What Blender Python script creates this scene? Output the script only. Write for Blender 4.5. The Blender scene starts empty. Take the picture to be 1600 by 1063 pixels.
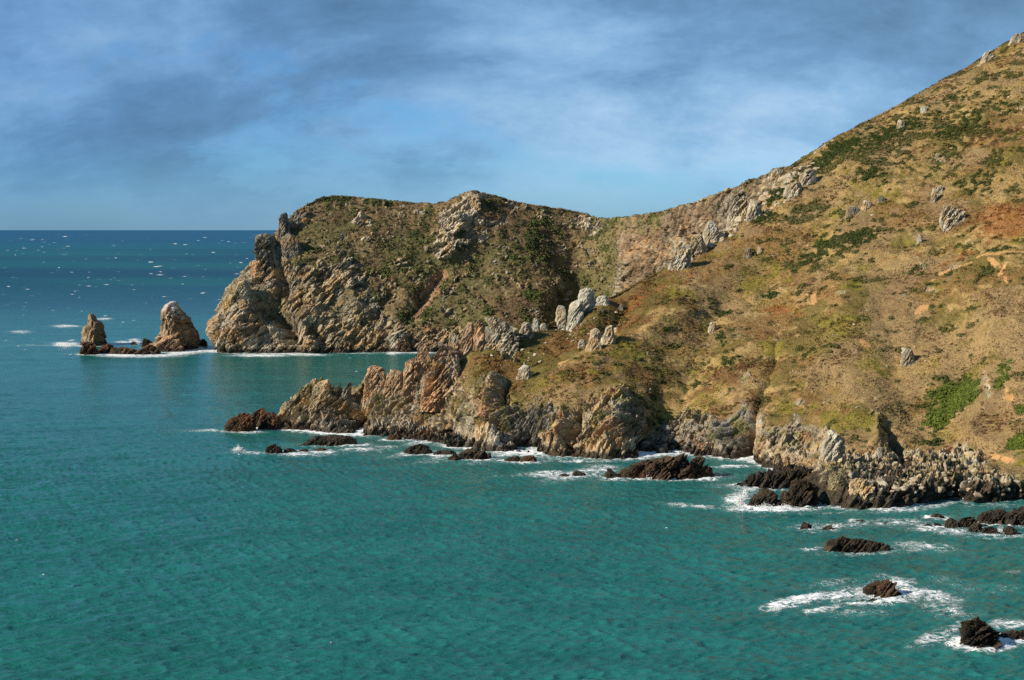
import bpy, math
import numpy as np
from mathutils import Vector

# ------------------------------------------------------------------ camera, sky, sun
C = bpy.context.scene
F, H, TH = 2222.0, 80.0, math.atan(173.5/2222.0)
ST, CT = math.sin(TH), math.cos(TH)
cd = bpy.data.cameras.new('camera'); cam = bpy.data.objects.new('camera', cd)
C.collection.objects.link(cam); C.camera = cam
cd.sensor_width = 36; cd.lens = 36*F/1600; cd.clip_start = 1; cd.clip_end = 120000
cam.location = (0, 0, H); cam.rotation_euler = (math.pi/2-TH, 0, 0)

SUN_EL, SUN_AZ = math.radians(30), math.radians(-113)   # azimuth clockwise from +Y (view direction)
sv = Vector((math.sin(SUN_AZ)*math.cos(SUN_EL), math.cos(SUN_AZ)*math.cos(SUN_EL), math.sin(SUN_EL)))
ld = bpy.data.lights.new('sun', 'SUN'); lo = bpy.data.objects.new('sun', ld); C.collection.objects.link(lo)
ld.energy = 5.0; ld.angle = math.radians(0.5); ld.color = (1.0, 0.90, 0.74)
lo.rotation_euler = sv.to_track_quat('Z', 'Y').to_euler(); lo.location = sv*900

C.view_settings.view_transform = 'Standard'; C.view_settings.look = 'None'
C.view_settings.exposure = 0.50; C.view_settings.gamma = 1.0
C.cycles.max_bounces = 5; C.cycles.diffuse_bounces = 2; C.cycles.glossy_bounces = 3
C.cycles.use_denoising = False

W = bpy.data.worlds.new('World'); C.world = W; W.use_nodes = True
def N(nt, t, **kw):
    n = nt.nodes.new(t)
    for k, v in kw.items():
        if k == 'ins':
            for a, b in v.items(): n.inputs[a].default_value = b
        else: setattr(n, k, v)
    return n
def ramp(nt, pts, interp='LINEAR'):
    r = nt.nodes.new('ShaderNodeValToRGB'); r.color_ramp.interpolation = interp
    e = r.color_ramp.elements
    while len(e) > 1: e.remove(e[-1])
    e[0].position = pts[0][0]; c = pts[0][1]; e[0].color = (c, c, c, 1) if not hasattr(c, '__len__') else (*c, 1)
    for p, c in pts[1:]:
        q = e.new(p); q.color = (c, c, c, 1) if not hasattr(c, '__len__') else (*c, 1)
    return r
def mathn(nt, op, a, b=None, clamp=False):
    m = nt.nodes.new('ShaderNodeMath'); m.operation = op; m.use_clamp = clamp
    for i, v in enumerate((a, b)):
        if v is None: continue
        if isinstance(v, (int, float)): m.inputs[i].default_value = v
        else: nt.links.new(v, m.inputs[i])
    return m.outputs[0]
def mixc(nt, fac, a, b, blend='MIX'):
    m = nt.nodes.new('ShaderNodeMix'); m.data_type = 'RGBA'; m.blend_type = blend
    for s, v in ((m.inputs[0], fac), (m.inputs[6], a), (m.inputs[7], b)):
        if isinstance(v, (int, float)): s.default_value = v
        elif isinstance(v, tuple): s.default_value = (*v, 1)
        else: nt.links.new(v, s)
    return m.outputs[2]

def world():
    nt = W.node_tree; nt.nodes.clear(); L = nt.links.new
    out = N(nt, 'ShaderNodeOutputWorld'); bg = N(nt, 'ShaderNodeBackground'); bg.inputs[1].default_value = 0.077
    L(bg.outputs[0], out.inputs[0])
    sky = N(nt, 'ShaderNodeTexSky', sky_type='NISHITA', sun_disc=False)
    sky.sun_elevation = SUN_EL; sky.sun_rotation = SUN_AZ; sky.air_density = 1.0; sky.dust_density = 0.3; sky.ozone_density = 3.0
    tc = N(nt, 'ShaderNodeTexCoord')
    sep = N(nt, 'ShaderNodeSeparateXYZ'); L(tc.outputs['Generated'], sep.inputs[0])
    x, y, z = sep.outputs
    # the clouds lie on a level sheet overhead: divide by height above the horizon
    zz = mathn(nt, 'ADD', mathn(nt, 'MAXIMUM', z, 0.0), 0.55)
    cx, cy = mathn(nt, 'DIVIDE', x, zz), mathn(nt, 'DIVIDE', y, zz)
    comb = N(nt, 'ShaderNodeCombineXYZ'); L(cx, comb.inputs[0]); L(cy, comb.inputs[1])
    def noise(scale, detail, rough, off, dist=0.0):
        mp = N(nt, 'ShaderNodeMapping'); L(comb.outputs[0], mp.inputs[0]); mp.inputs['Location'].default_value = off
        mp.inputs['Scale'].default_value = (scale*1.0, scale*1.45, 1)
        n = N(nt, 'ShaderNodeTexNoise'); n.inputs['Scale'].default_value = 1; n.inputs['Detail'].default_value = detail
        n.inputs['Roughness'].default_value = rough; n.inputs['Distortion'].default_value = dist
        L(mp.outputs[0], n.inputs['Vector']); return n.outputs[0]
    az = mathn(nt, 'DIVIDE', x, mathn(nt, 'MAXIMUM', mathn(nt, 'ABSOLUTE', y), 0.05))
    # clear air: the physical sky, toned bluer near the horizon
    tint = ramp(nt, [(0.0, (0.50, 0.88, 1.50)), (0.05, (0.52, 0.92, 1.40)), (0.16, (0.42, 0.80, 1.18)), (0.6, (0.6, 0.8, 1.05))]); L(z, tint.inputs[0])
    clear = mixc(nt, 1.0, sky.outputs[0], tint.outputs[0], 'MULTIPLY')
    # big blotches decide where the sheet is, fine noise breaks it up
    big = noise(2.4, 4, 0.5, (3.1, 7.7, 0)); mid = noise(6.5, 10, 0.64, (1.3, 4.1, 0), 0.15); soft = noise(2.6, 9, 0.62, (8.2, 0.4, 0), 0.2)
    cover = mathn(nt, 'ADD', mathn(nt, 'MULTIPLY', big, 0.6), mathn(nt, 'MULTIPLY', mid, 0.55))
    rise = mathn(nt, 'MULTIPLY', z, 1.2)           # thicker overhead
    cover = mathn(nt, 'ADD', cover, rise)
    mask = ramp(nt, [(0.50, 0.15), (0.56, 0.55), (0.63, 1.0)], 'EASE'); L(cover, mask.inputs[0])
    lowfade = ramp(nt, [(0.0, 0.25), (0.075, 1.0)], 'EASE'); L(z, lowfade.inputs[0])
    m = mathn(nt, 'MULTIPLY', mask.outputs[0], lowfade.outputs[0])
    thick = mathn(nt, 'ADD', mathn(nt, 'MULTIPLY', soft, 0.85), mathn(nt, 'MULTIPLY', mid, 0.30))
    thick = mathn(nt, 'ADD', thick, mathn(nt, 'MULTIPLY', z, 0.8))
    cc = ramp(nt, [(0.48, (0.46, 0.63, 0.81)), (0.59, (0.29, 0.48, 0.70)), (0.70, (0.17, 0.32, 0.51)), (0.82, (0.115, 0.21, 0.33))]); L(thick, cc.inputs[0])
    cc10 = mixc(nt, 1.0, cc.outputs[0], (10.0, 10.0, 10.0), 'MULTIPLY')
    col = mixc(nt, mathn(nt, 'MULTIPLY', m, 0.88), clear, cc10)
    # a darker squall bank stands over the sea to the west
    bank = ramp(nt, [(0.0, (0.60, 0.72, 0.84)), (0.5, (0.84, 0.90, 0.95)), (1.0, (1.0, 1.0, 1.0))])
    L(mathn(nt, 'ADD', mathn(nt, 'MULTIPLY', az, 1.35), 0.5, True), bank.inputs[0])
    col = mixc(nt, 1.0, col, bank.outputs[0], 'MULTIPLY')
    L(col, bg.inputs[0])
world()

# ------------------------------------------------------------------ numeric helpers
def ray(px, py):
    dx = (np.asarray(px, float)-800)/F; dy = (531.5-np.asarray(py, float))/F
    return dx, CT+ST*dy, -ST+CT*dy
def pt(px, py, Y):                       # the point at depth Y seen at photo pixel (px, py)
    dx, dyy, dz = ray(px, py); t = np.asarray(Y, float)/dyy
    return np.stack([dx*t, dyy*t, H+dz*t], -1)
def waterY(py, z=0.0):
    _, dyy, dz = ray(800, py); return (z-H)/dz*dyy
def proj(P):
    x, y, z = P[..., 0], P[..., 1], P[..., 2]-H
    dep = CT*y-ST*z; up = ST*y+CT*z
    return 800+F*x/dep, 531.5-F*up/dep
def hsh(ix, iy, iz, s):
    h = (ix.astype(np.uint32)*np.uint32(374761393)+iy.astype(np.uint32)*np.uint32(668265263)
         + iz.astype(np.uint32)*np.uint32(2246822519)+np.uint32((s*3266489917+12345) & 0xffffffff))
    h = (h ^ (h >> np.uint32(15)))*np.uint32(2246822519)
    h = (h ^ (h >> np.uint32(13)))*np.uint32(3266489917)
    return h ^ (h >> np.uint32(16))
def h01(h): return (h & np.uint32(0xffffff)).astype(np.float32)/np.float32(16777216)
def vnoise(P, s=0):
    P = P.astype(np.float32); fl = np.floor(P); I = fl.astype(np.int64); f = P-fl; f = f*f*f*(f*(f*6-15)+10)
    x, y, z = I[:, 0], I[:, 1], I[:, 2]
    def c(a, b, d): return h01(hsh(x+a, y+b, z+d, s))
    fx, fy, fz = f[:, 0], f[:, 1], f[:, 2]
    def lx(b, d): a = c(0, b, d); return a+(c(1, b, d)-a)*fx
    def ly(d): a = lx(0, d); return a+(lx(1, d)-a)*fy
    a = ly(0); return a+(ly(1)-a)*fz
ROT = np.array([[0.36, 0.48, -0.8], [-0.8, 0.6, 0.0], [0.48, 0.64, 0.6]], np.float32)
def fbm(P, octs=4, s=0, gain=0.5):
    P = P.astype(np.float32); r = 0; a = 1.0; t = 0
    for k in range(octs):
        r = r+a*vnoise(P, s+k*17); t += a; a *= gain; P = (P@ROT.T)*2.03+11.3
    return r/t
def ridged(P, octs=4, s=0):
    P = P.astype(np.float32); r = 0; a = 1.0; t = 0
    for k in range(octs):
        r = r+a*(1-abs(2*vnoise(P, s+k*17)-1)); t += a; a *= 0.5; P = (P@ROT.T)*2.03+5.1
    return r/t
def vor(P, s=0):                          # F1, F2, cell random, tilt across the cell
    P = P.astype(np.float32); I = np.floor(P).astype(np.int64); n = len(P)
    f1 = np.full(n, 9, np.float32); f2 = f1.copy(); cr = np.zeros(n, np.float32); tl = np.zeros(n, np.float32)
    for a in (-1, 0, 1):
        for b in (-1, 0, 1):
            for c in (-1, 0, 1):
                X, Y_, Z = I[:, 0]+a, I[:, 1]+b, I[:, 2]+c; h = hsh(X, Y_, Z, s)
                r1 = h01(h); r2 = h01(h*np.uint32(2654435761) >> np.uint32(4)); r3 = h01(h*np.uint32(40503077) >> np.uint32(6))
                dx = P[:, 0]-(X+r1); dy = P[:, 1]-(Y_+r2); dz = P[:, 2]-(Z+r3)
                d = dx*dx+dy*dy+dz*dz; m = d < f1
                f2 = np.where(m, f1, np.minimum(f2, d)); f1 = np.where(m, d, f1)
                r4 = h01(h*np.uint32(97531) >> np.uint32(3)); cr = np.where(m, r4, cr)
                tl = np.where(m, dx*(r2-.5)+dy*(r3-.5)+dz*(r1-.5), tl)
    return np.sqrt(f1), np.sqrt(f2), cr, tl
def frame(n):
    n = np.array(n, float); n /= np.linalg.norm(n); a = np.cross(n, [0, 1, 0.3]); a /= np.linalg.norm(a); b = np.cross(n, a)
    return np.stack([n, a, b])
BED = frame((-0.78, 0.30, 0.55))          # bedding normal of the tilted strata
def crag(P, size, s=0, bed=BED, thin=2.6, octs=3, saw=1.0):
    Q = (P@bed.T)*np.array([thin, 0.9, 0.8])/size
    Q = Q+0.5*np.stack([fbm(P/size*0.8, 2, s+91), fbm(P/size*0.8+7, 2, s+92), fbm(P/size*0.8+19, 2, s+93)], -1)
    d = 0; a = 1.0; c0 = None
    for k in range(octs):
        f1, f2, cr, tl = vor(Q, s+k*5)
        e = 0.75*(cr-.5)+1.9*tl-0.28*np.clip(1-(f2-f1)/0.08, 0, 1)
        d = d+a*e; a *= 0.42; c0 = cr if c0 is None else c0+(cr-.5)*0.5
        Q = Q*2.3+3.7
    t = (P@bed[0])/size+0.5*fbm(P/size*0.35, 3, s+60)
    for lam, am in ((0.62, .55), (0.23, .28)):
        u = t/lam; fr = u-np.floor(u); k = h01(hsh(np.floor(u).astype(np.int64), np.zeros(len(u), np.int64), np.zeros(len(u), np.int64), s))
        d = d+am*saw*(np.where(fr < .8, fr/.8, (1-fr)/.2)-.5)*(.4+1.2*k)
    return d, c0
def sstep(a, b, x): t = np.clip((x-a)/(b-a), 0, 1); return t*t*(3-2*t)
def pchip(x, Y, q):
    x = np.asarray(x, float); Y = np.asarray(Y, float); h = np.diff(x)
    hh = h.reshape(-1, *([1]*(Y.ndim-1))); dl = np.diff(Y, axis=0)/hh; m = np.zeros_like(Y)
    if len(x) > 2:
        w1 = 2*hh[1:]+hh[:-1]; w2 = hh[1:]+2*hh[:-1]; p = dl[:-1]*dl[1:]
        with np.errstate(all='ignore'): mm = (w1+w2)/(w1/dl[:-1]+w2/dl[1:])
        m[1:-1] = np.where(p > 0, mm, 0)
    m[0] = dl[0]; m[-1] = dl[-1]
    q = np.asarray(q, float); i = np.clip(np.searchsorted(x, q, 'right')-1, 0, len(x)-2)
    sh = (-1, *([1]*(Y.ndim-1))); t = ((q-x[i])/h[i]).reshape(sh); hi = h[i].reshape(sh)
    return ((2*t**3-3*t**2+1)*Y[i]+(t**3-2*t**2+t)*hi*m[i]+(-2*t**3+3*t**2)*Y[i+1]+(t**3-t**2)*hi*m[i+1])
def blur(A, r, axis):
    if r < 1: return A
    k = np.exp(-0.5*(np.arange(-2*r, 2*r+1)/r)**2); k /= k.sum()
    Ap = np.concatenate([np.repeat(A.take([0], axis), 2*r, axis), A, np.repeat(A.take([-1], axis), 2*r, axis)], axis)
    n = A.shape[axis]; o = 0
    for j, w in enumerate(k): o = o+w*Ap.take(np.arange(j, j+n), axis)
    return o
def gnorm(G):
    du = np.gradient(G, axis=0); dv = np.gradient(G, axis=1); n = np.cross(du, dv)
    return n/np.maximum(np.linalg.norm(n, axis=-1, keepdims=True), 1e-9)
def polyd(px, py, pts):                   # distance to a polyline, with the width and depth carried along it
    best = np.full(px.shape, 1e9); amp = np.zeros(px.shape)
    for (x0, y0, w0, a0), (x1, y1, w1, a1) in zip(pts[:-1], pts[1:]):
        vx, vy = x1-x0, y1-y0; t = np.clip(((px-x0)*vx+(py-y0)*vy)/(vx*vx+vy*vy), 0, 1)
        d = np.hypot(px-x0-t*vx, py-y0-t*vy)/(w0+(w1-w0)*t); m = d < best
        best = np.where(m, d, best); amp = np.where(m, a0+(a1-a0)*t, amp)
    return best, amp
def ell(px, py, L):                       # soft union of ellipses (cx, cy, rx, ry, degrees, strength)
    r = np.zeros(px.shape)
    for cx, cy, rx, ry, an, st in L:
        c, s_ = math.cos(math.radians(an)), math.sin(math.radians(an))
        u = ((px-cx)*c-(py-cy)*s_)/rx; v = ((px-cx)*s_+(py-cy)*c)/ry
        r = np.maximum(r, st*np.clip(1.35-np.sqrt(u*u+v*v)*0.85, 0, 1))
    return r
def lerp(a, b, t): return a+(b-a)*t[..., None]
def arr(*c): return np.array(c, np.float32)

def mesh_obj(name, V, faces, mat, col=None, attrs=None, smooth=False, parent=None):
    me = bpy.data.meshes.new(name); n = len(V); k = faces.shape[1]; nf = len(faces)
    me.vertices.add(n); me.vertices.foreach_set('co', np.ascontiguousarray(V, np.float32).ravel())
    me.loops.add(nf*k); me.loops.foreach_set('vertex_index', np.ascontiguousarray(faces, np.int32).ravel())
    me.polygons.add(nf); me.polygons.foreach_set('loop_start', np.arange(0, nf*k, k, dtype=np.int32))
    me.polygons.foreach_set('use_smooth', np.full(nf, smooth))
    me.update(calc_edges=True)
    if col is not None:
        a = me.color_attributes.new('Col', 'FLOAT_COLOR', 'POINT')
        c4 = np.ones((n, 4), np.float32); c4[:, :3] = np.clip(col, 0.003, 1); a.data.foreach_set('color', c4.ravel())
    for nm, v in (attrs or {}).items():
        a = me.attributes.new(nm, 'FLOAT', 'POINT'); a.data.foreach_set('value', np.ascontiguousarray(v, np.float32).ravel())
    me.materials.append(mat); o = bpy.data.objects.new(name, me); C.collection.objects.link(o)
    if parent: o.parent = parent
    return o
def gridfaces(nu, nv):
    i = np.arange((nu-1)*(nv-1)); u, v = i//(nv-1), i % (nv-1); a = u*nv+v
    return np.stack([a, a+nv, a+nv+1, a+1], -1)
def tag(o, label, cat, group=None, kind=None):
    if kind: o['kind'] = kind
    if label: o['label'] = label
    if cat: o['category'] = cat
    if group: o['group'] = group
    return o
rng = np.random.default_rng(7)

# ------------------------------------------------------------------ materials
def mat_land():
    m = bpy.data.materials.new('rock_and_turf'); m.use_nodes = True; nt = m.node_tree; L = nt.links.new
    b = nt.nodes['Principled BSDF']; b.inputs['Specular IOR Level'].default_value = 0.25
    at = N(nt, 'ShaderNodeAttribute', attribute_name='Col'); rk = N(nt, 'ShaderNodeAttribute', attribute_name='rock'); ti = N(nt, 'ShaderNodeAttribute', attribute_name='tide')
    g = N(nt, 'ShaderNodeNewGeometry'); sp = N(nt, 'ShaderNodeSeparateXYZ'); L(g.outputs['Position'], sp.inputs[0])
    def noise(sc, det, ro=0.6):
        n = N(nt, 'ShaderNodeTexNoise'); n.inputs['Scale'].default_value = sc; n.inputs['Detail'].default_value = det
        n.inputs['Roughness'].default_value = ro; L(g.outputs['Position'], n.inputs['Vector']); return n.outputs[0]
    n1, n2, n3 = noise(1.7, 6, 0.7), noise(0.35, 5), noise(4.5, 3)
    r1 = ramp(nt, [(0.30, 0.66), (0.5, 1.0), (0.72, 1.34)]); L(n1, r1.inputs[0])
    c = mixc(nt, 0.85, at.outputs[0], r1.outputs[0], 'MULTIPLY')
    # the tide mark: black and brown weed on wet rock up to a ragged line
    zl = mathn(nt, 'ADD', mathn(nt, 'SUBTRACT', sp.outputs[2], ti.outputs['Fac']), mathn(nt, 'MULTIPLY', mathn(nt, 'SUBTRACT', n2, 0.5), 8.0))
    td = ramp(nt, [(0.0, 1.0), (0.42, 0.93), (0.62, 0.0)], 'EASE'); L(mathn(nt, 'MULTIPLY', zl, 0.17, True), td.inputs[0])
    tf = mathn(nt, 'MULTIPLY', td.outputs[0], rk.outputs['Fac'])
    wc = ramp(nt, [(0.38, (0.008, 0.007, 0.006)), (0.54, (0.026, 0.019, 0.013)), (0.70, (0.085, 0.043, 0.017))]); L(noise(0.55, 6, 0.65), wc.inputs[0])
    c = mixc(nt, mathn(nt, 'MULTIPLY', tf, 0.93), c, wc.outputs[0])
    L(c, b.inputs['Base Color'])
    rr = mathn(nt, 'SUBTRACT', 0.92, mathn(nt, 'MULTIPLY', tf, 0.42)); L(rr, b.inputs['Roughness'])
    bm = N(nt, 'ShaderNodeBump'); L(mathn(nt, 'ADD', 0.25, mathn(nt, 'MULTIPLY', rk.outputs['Fac'], 0.5), True), bm.inputs['Strength']); bm.inputs['Distance'].default_value = 0.45
    L(mathn(nt, 'ADD', n1, mathn(nt, 'MULTIPLY', n3, 0.4)), bm.inputs['Height']); L(bm.outputs[0], b.inputs['Normal'])
    return m
LAND = mat_land()
def mat_leaf():
    m = bpy.data.materials.new('dry_blades_and_leaves'); m.use_nodes = True; nt = m.node_tree; L = nt.links.new
    b = nt.nodes['Principled BSDF']; b.inputs['Roughness'].default_value = 0.8; b.inputs['Specular IOR Level'].default_value = 0.15
    at = N(nt, 'ShaderNodeAttribute', attribute_name='Col')
    g = N(nt, 'ShaderNodeNewGeometry'); n = N(nt, 'ShaderNodeTexNoise'); n.inputs['Scale'].default_value = 0.9; n.inputs['Detail'].default_value = 4
    L(g.outputs['Position'], n.inputs['Vector']); r = ramp(nt, [(0.3, 0.75), (0.7, 1.25)]); L(n.outputs[0], r.inputs[0])
    L(mixc(nt, 1.0, at.outputs[0], r.outputs[0], 'MULTIPLY'), b.inputs['Base Color'])
    # soft bent blades scatter light upward: lean the shading normal toward the ground's
    vm = N(nt, 'ShaderNodeVectorMath', operation='SCALE'); L(g.outputs['Normal'], vm.inputs[0]); vm.inputs['Scale'].default_value = 0.45
    va = N(nt, 'ShaderNodeVectorMath', operation='ADD'); L(vm.outputs[0], va.inputs[0]); va.inputs[1].default_value = (-.12, -.38, .62)
    vn = N(nt, 'ShaderNodeVectorMath', operation='NORMALIZE'); L(va.outputs[0], vn.inputs[0]); L(vn.outputs[0], b.inputs['Normal']); return m
LEAF = mat_leaf()
def mat_water():
    m = bpy.data.materials.new('sea_water'); m.use_nodes = True; nt = m.node_tree; L = nt.links.new
    b = nt.nodes['Principled BSDF']
    at = N(nt, 'ShaderNodeAttribute', attribute_name='Col'); fo = N(nt, 'ShaderNodeAttribute', attribute_name='foam'); of = N(nt, 'ShaderNodeAttribute', attribute_name='offshore')
    g = N(nt, 'ShaderNodeNewGeometry')
    def noise(sc, det, ro=0.6, stretch=(1, 1, 1), dist=0.0, ty='FBM'):
        mp = N(nt, 'ShaderNodeMapping'); L(g.outputs['Position'], mp.inputs[0]); mp.inputs['Scale'].default_value = stretch
        mp.inputs['Rotation'].default_value = (0, 0, math.radians(-20))
        n = N(nt, 'ShaderNodeTexNoise'); n.inputs['Scale'].default_value = sc; n.inputs['Detail'].default_value = det
        n.inputs['Roughness'].default_value = ro; n.inputs['Distortion'].default_value = dist
        L(mp.outputs[0], n.inputs['Vector']); return n.outputs[0]
    lace = mathn(nt, 'SUBTRACT', 1.0, mathn(nt, 'MULTIPLY', mathn(nt, 'ABSOLUTE', mathn(nt, 'SUBTRACT', noise(0.45, 6, 0.68, (0.45, 0.9, 1), 1.3), 0.5)), 8.0), True)
    grain = noise(0.9, 5, 0.7, (0.7, 0.5, 1), 0.5)
    f = mathn(nt, 'ADD', mathn(nt, 'MULTIPLY', fo.outputs['Fac'], 1.30), mathn(nt, 'MULTIPLY', mathn(nt, 'SUBTRACT', lace, 0.45), 0.75))
    f = mathn(nt, 'ADD', f, mathn(nt, 'MULTIPLY', mathn(nt, 'SUBTRACT', grain, 0.5), 0.9))
    fr = ramp(nt, [(0.60, 0.0), (0.85, 0.5), (1.25, 1.0)]); L(f, fr.inputs[0])
    gate = ramp(nt, [(0.02, 0.0), (0.18, 1.0)]); L(fo.outputs['Fac'], gate.inputs[0])
    ff = mathn(nt, 'MULTIPLY', fr.outputs[0], gate.outputs[0])
    tone = noise(0.05, 4, 0.55, (0.5, 1.1, 1)); tr = ramp(nt, [(0.35, 0.86), (0.65, 1.14)]); L(tone, tr.inputs[0])
    c = mixc(nt, 1.0, at.outputs[0], tr.outputs[0], 'MULTIPLY')
    # aerated water turns milky round the foam
    c = mixc(nt, mathn(nt, 'MULTIPLY', fo.outputs['Fac'], 0.32, True), c, (0.14, 0.32, 0.30))
    c = mixc(nt, ff, c, (0.76, 0.79, 0.80))
    L(c, b.inputs['Base Color'])
    L(mathn(nt, 'ADD', mathn(nt, 'ADD', 0.14, mathn(nt, 'MULTIPLY', of.outputs['Fac'], 0.25)), mathn(nt, 'MULTIPLY', ff, 0.5)), b.inputs['Roughness'])
    b.inputs['IOR'].default_value = 1.33; L(mathn(nt, 'SUBTRACT', 0.55, mathn(nt, 'MULTIPLY', of.outputs['Fac'], 0.40)), b.inputs['Specular IOR Level'])
    bm = N(nt, 'ShaderNodeBump'); L(mathn(nt, 'SUBTRACT', 1.0, mathn(nt, 'MULTIPLY', of.outputs['Fac'], 0.8)), bm.inputs['Strength']); bm.inputs['Distance'].default_value = 0.42
    hgt = mathn(nt, 'ADD', noise(0.95, 3, 0.55, (0.45, 1.0, 1), 0.3), mathn(nt, 'MULTIPLY', noise(0.38, 2, 0.5, (0.4, 1.0, 1)), 1.3))
    hgt = mathn(nt, 'ADD', hgt, mathn(nt, 'MULTIPLY', ff, 0.35))
    L(hgt, bm.inputs['Height']); L(bm.outputs[0], b.inputs['Normal'])
    return m
WATER = mat_water()
def mat_spray():
    m = bpy.data.materials.new('white_spray'); m.use_nodes = True; nt = m.node_tree; b = nt.nodes['Principled BSDF']
    n = N(nt, 'ShaderNodeTexNoise'); n.inputs['Scale'].default_value = 2.0
    r = ramp(nt, [(0.3, (0.72, 0.78, 0.8)), (0.7, (0.9, 0.92, 0.92))]); nt.links.new(n.outputs[0], r.inputs[0])
    nt.links.new(r.outputs[0], b.inputs['Base Color']); b.inputs['Roughness'].default_value = 0.7
    return m
SPRAY = mat_spray()

# ------------------------------------------------------------------ rock colours (real base colours by kind of stone)
PAL = {  # dark seam, main, light, lichen or stain, share of the stain
 'pale':   (arr(.14, .115, .08), arr(.35, .295, .21), arr(.50, .44, .33), arr(.41, .28, .14), .24),
 'white':  (arr(.20, .18, .14), arr(.39, .355, .275), arr(.52, .48, .39), arr(.38, .28, .15), .14),
 'orange': (arr(.13, .08, .05), arr(.35, .225, .13), arr(.50, .375, .25), arr(.45, .25, .12), .36),
 'ochre':  (arr(.12, .095, .06), arr(.34, .255, .15), arr(.50, .41, .27), arr(.42, .26, .11), .30),
 'grey':   (arr(.065, .055, .045), arr(.18, .155, .115), arr(.29, .255, .20), arr(.25, .16, .08), .28),
 'slate':  (arr(.045, .043, .038), arr(.125, .112, .09), arr(.22, .20, .165), arr(.17, .12, .065), .22),
 'stack':  (arr(.06, .045, .03), arr(.19, .135, .08), arr(.32, .25, .17), arr(.26, .15, .07), .30),
 'brown':  (arr(.020, .014, .010), arr(.060, .036, .021), arr(.115, .075, .045), arr(.13, .055, .022), .34),
 'dark':   (arr(.008, .007, .006), arr(.026, .021, .015), arr(.075, .058, .038), arr(.05, .033, .016), .26),
 'lichen': (arr(.08, .07, .035), arr(.24, .20, .10), arr(.36, .31, .19), arr(.27, .23, .08), .30)}
def rockcol(P, cell, style, s=0):
    d, m, l, st, sh = PAL[style]
    f = fbm(P*0.22, 4, s+3); g = fbm(P*0.9, 3, s+5, 0.6); q = np.clip(0.50+(cell-.5)*0.55+(f-.5)*1.0+(g-.5)*0.9, 0, 1)
    c = np.where((q < .5)[:, None], lerp(d, m, np.clip(q*2, 0, 1)**0.8), lerp(m, l, np.clip(q*2-1, 0, 1)))
    k = sstep(0.62-sh*0.35, 0.72-sh*0.2, fbm(P*0.16+31, 4, s+9)); return lerp(c, st*(0.7+0.6*g[:, None]), k*0.75)

# ------------------------------------------------------------------ near hillside and its spur
def rowsfn(rows, u):
    out = []
    for r in rows:
        r = np.array(r, float); q = pchip(r[:, 0], r[:, 1:], u); out.append(pt(q[:, 0], q[:, 1], q[:, 2]))
    return out
def R4(L): return [(p, p, y, Y) for p, y, Y in L]
SKY_A = [(432, 656, 566), (445, 642, 568), (462, 622, 572), (480, 603, 577), (500, 598, 578), (520, 606, 577), (548, 614, 577), (562, 606, 577),
 (575, 590, 578), (600, 592, 580), (628, 590, 580), (650, 578, 578), (672, 566, 575), (700, 548, 570), (730, 532, 568), (755, 522, 570), (780, 516, 572), (810, 510, 576),
 (835, 513, 578), (862, 508, 582), (885, 504, 585), (910, 485, 588), (930, 473, 590), (960, 462, 598), (1000, 441, 610), (1050, 415, 620), (1100, 388, 632),
 (1130, 368, 640), (1160, 343, 648), (1185, 318, 655), (1205, 295, 661), (1225, 270, 667), (1246, 254, 674), (1272, 237, 680), (1300, 220, 685), (1336, 200, 690),
 (1397, 168, 700), (1466, 131, 712), (1521, 101, 719), (1558, 76, 726), (1600, 52, 732), (1680, 5, 742), (1800, -70, 755), (1950, -160, 775)]
ROW_W = [(432, 672), (480, 675), (530, 679), (600, 684), (650, 690), (700, 696), (760, 706), (830, 711), (900, 716), (960, 719), (1000, 719), (1030, 712), (1060, 711), (1110, 714),
 (1150, 720), (1190, 728), (1225, 742), (1255, 758), (1280, 786), (1300, 794), (1340, 799), (1400, 797), (1440, 790), (1470, 780), (1495, 777), (1520, 788), (1560, 786), (1600, 780), (1700, 790), (1800, 800), (1950, 815)]
ROW_E = [(432, 668, 564), (480, 655, 567), (530, 655, 566), (600, 655, 560), (650, 662, 551), (700, 670, 538), (760, 680, 520), (830, 690, 511), (900, 695, 501), (960, 690, 496), (1000, 692, 500),
 (1030, 698, 511), (1060, 700, 508), (1110, 700, 502), (1150, 704, 492), (1190, 708, 483), (1225, 722, 470), (1255, 738, 450), (1280, 756, 421), (1300, 762, 410), (1340, 766, 405), (1400, 765, 406), (1440, 762, 409),
 (1470, 758, 415), (1495, 756, 418), (1520, 757, 414), (1560, 757, 415), (1600, 757, 416), (1700, 765, 410), (1800, 775, 402), (1950, 790, 390)]
ROW_P = [(432, 665, 565), (480, 640, 570), (530, 640, 569), (600, 635, 565), (650, 640, 556), (700, 645, 545), (760, 650, 526), (830, 668, 515), (900, 672, 505), (960, 662, 502), (1000, 680, 504),
 (1030, 688, 512), (1060, 688, 511), (1110, 684, 505), (1150, 684, 497), (1190, 684, 490), (1225, 695, 484), (1255, 705, 478), (1280, 712, 470), (1300, 714, 464), (1340, 716, 459), (1400, 712, 462), (1440, 706, 466),
 (1470, 706, 465), (1495, 708, 462), (1520, 714, 456), (1560, 728, 442), (1600, 742, 430), (1700, 750, 424), (1800, 760, 415), (1950, 775, 402)]
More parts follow.
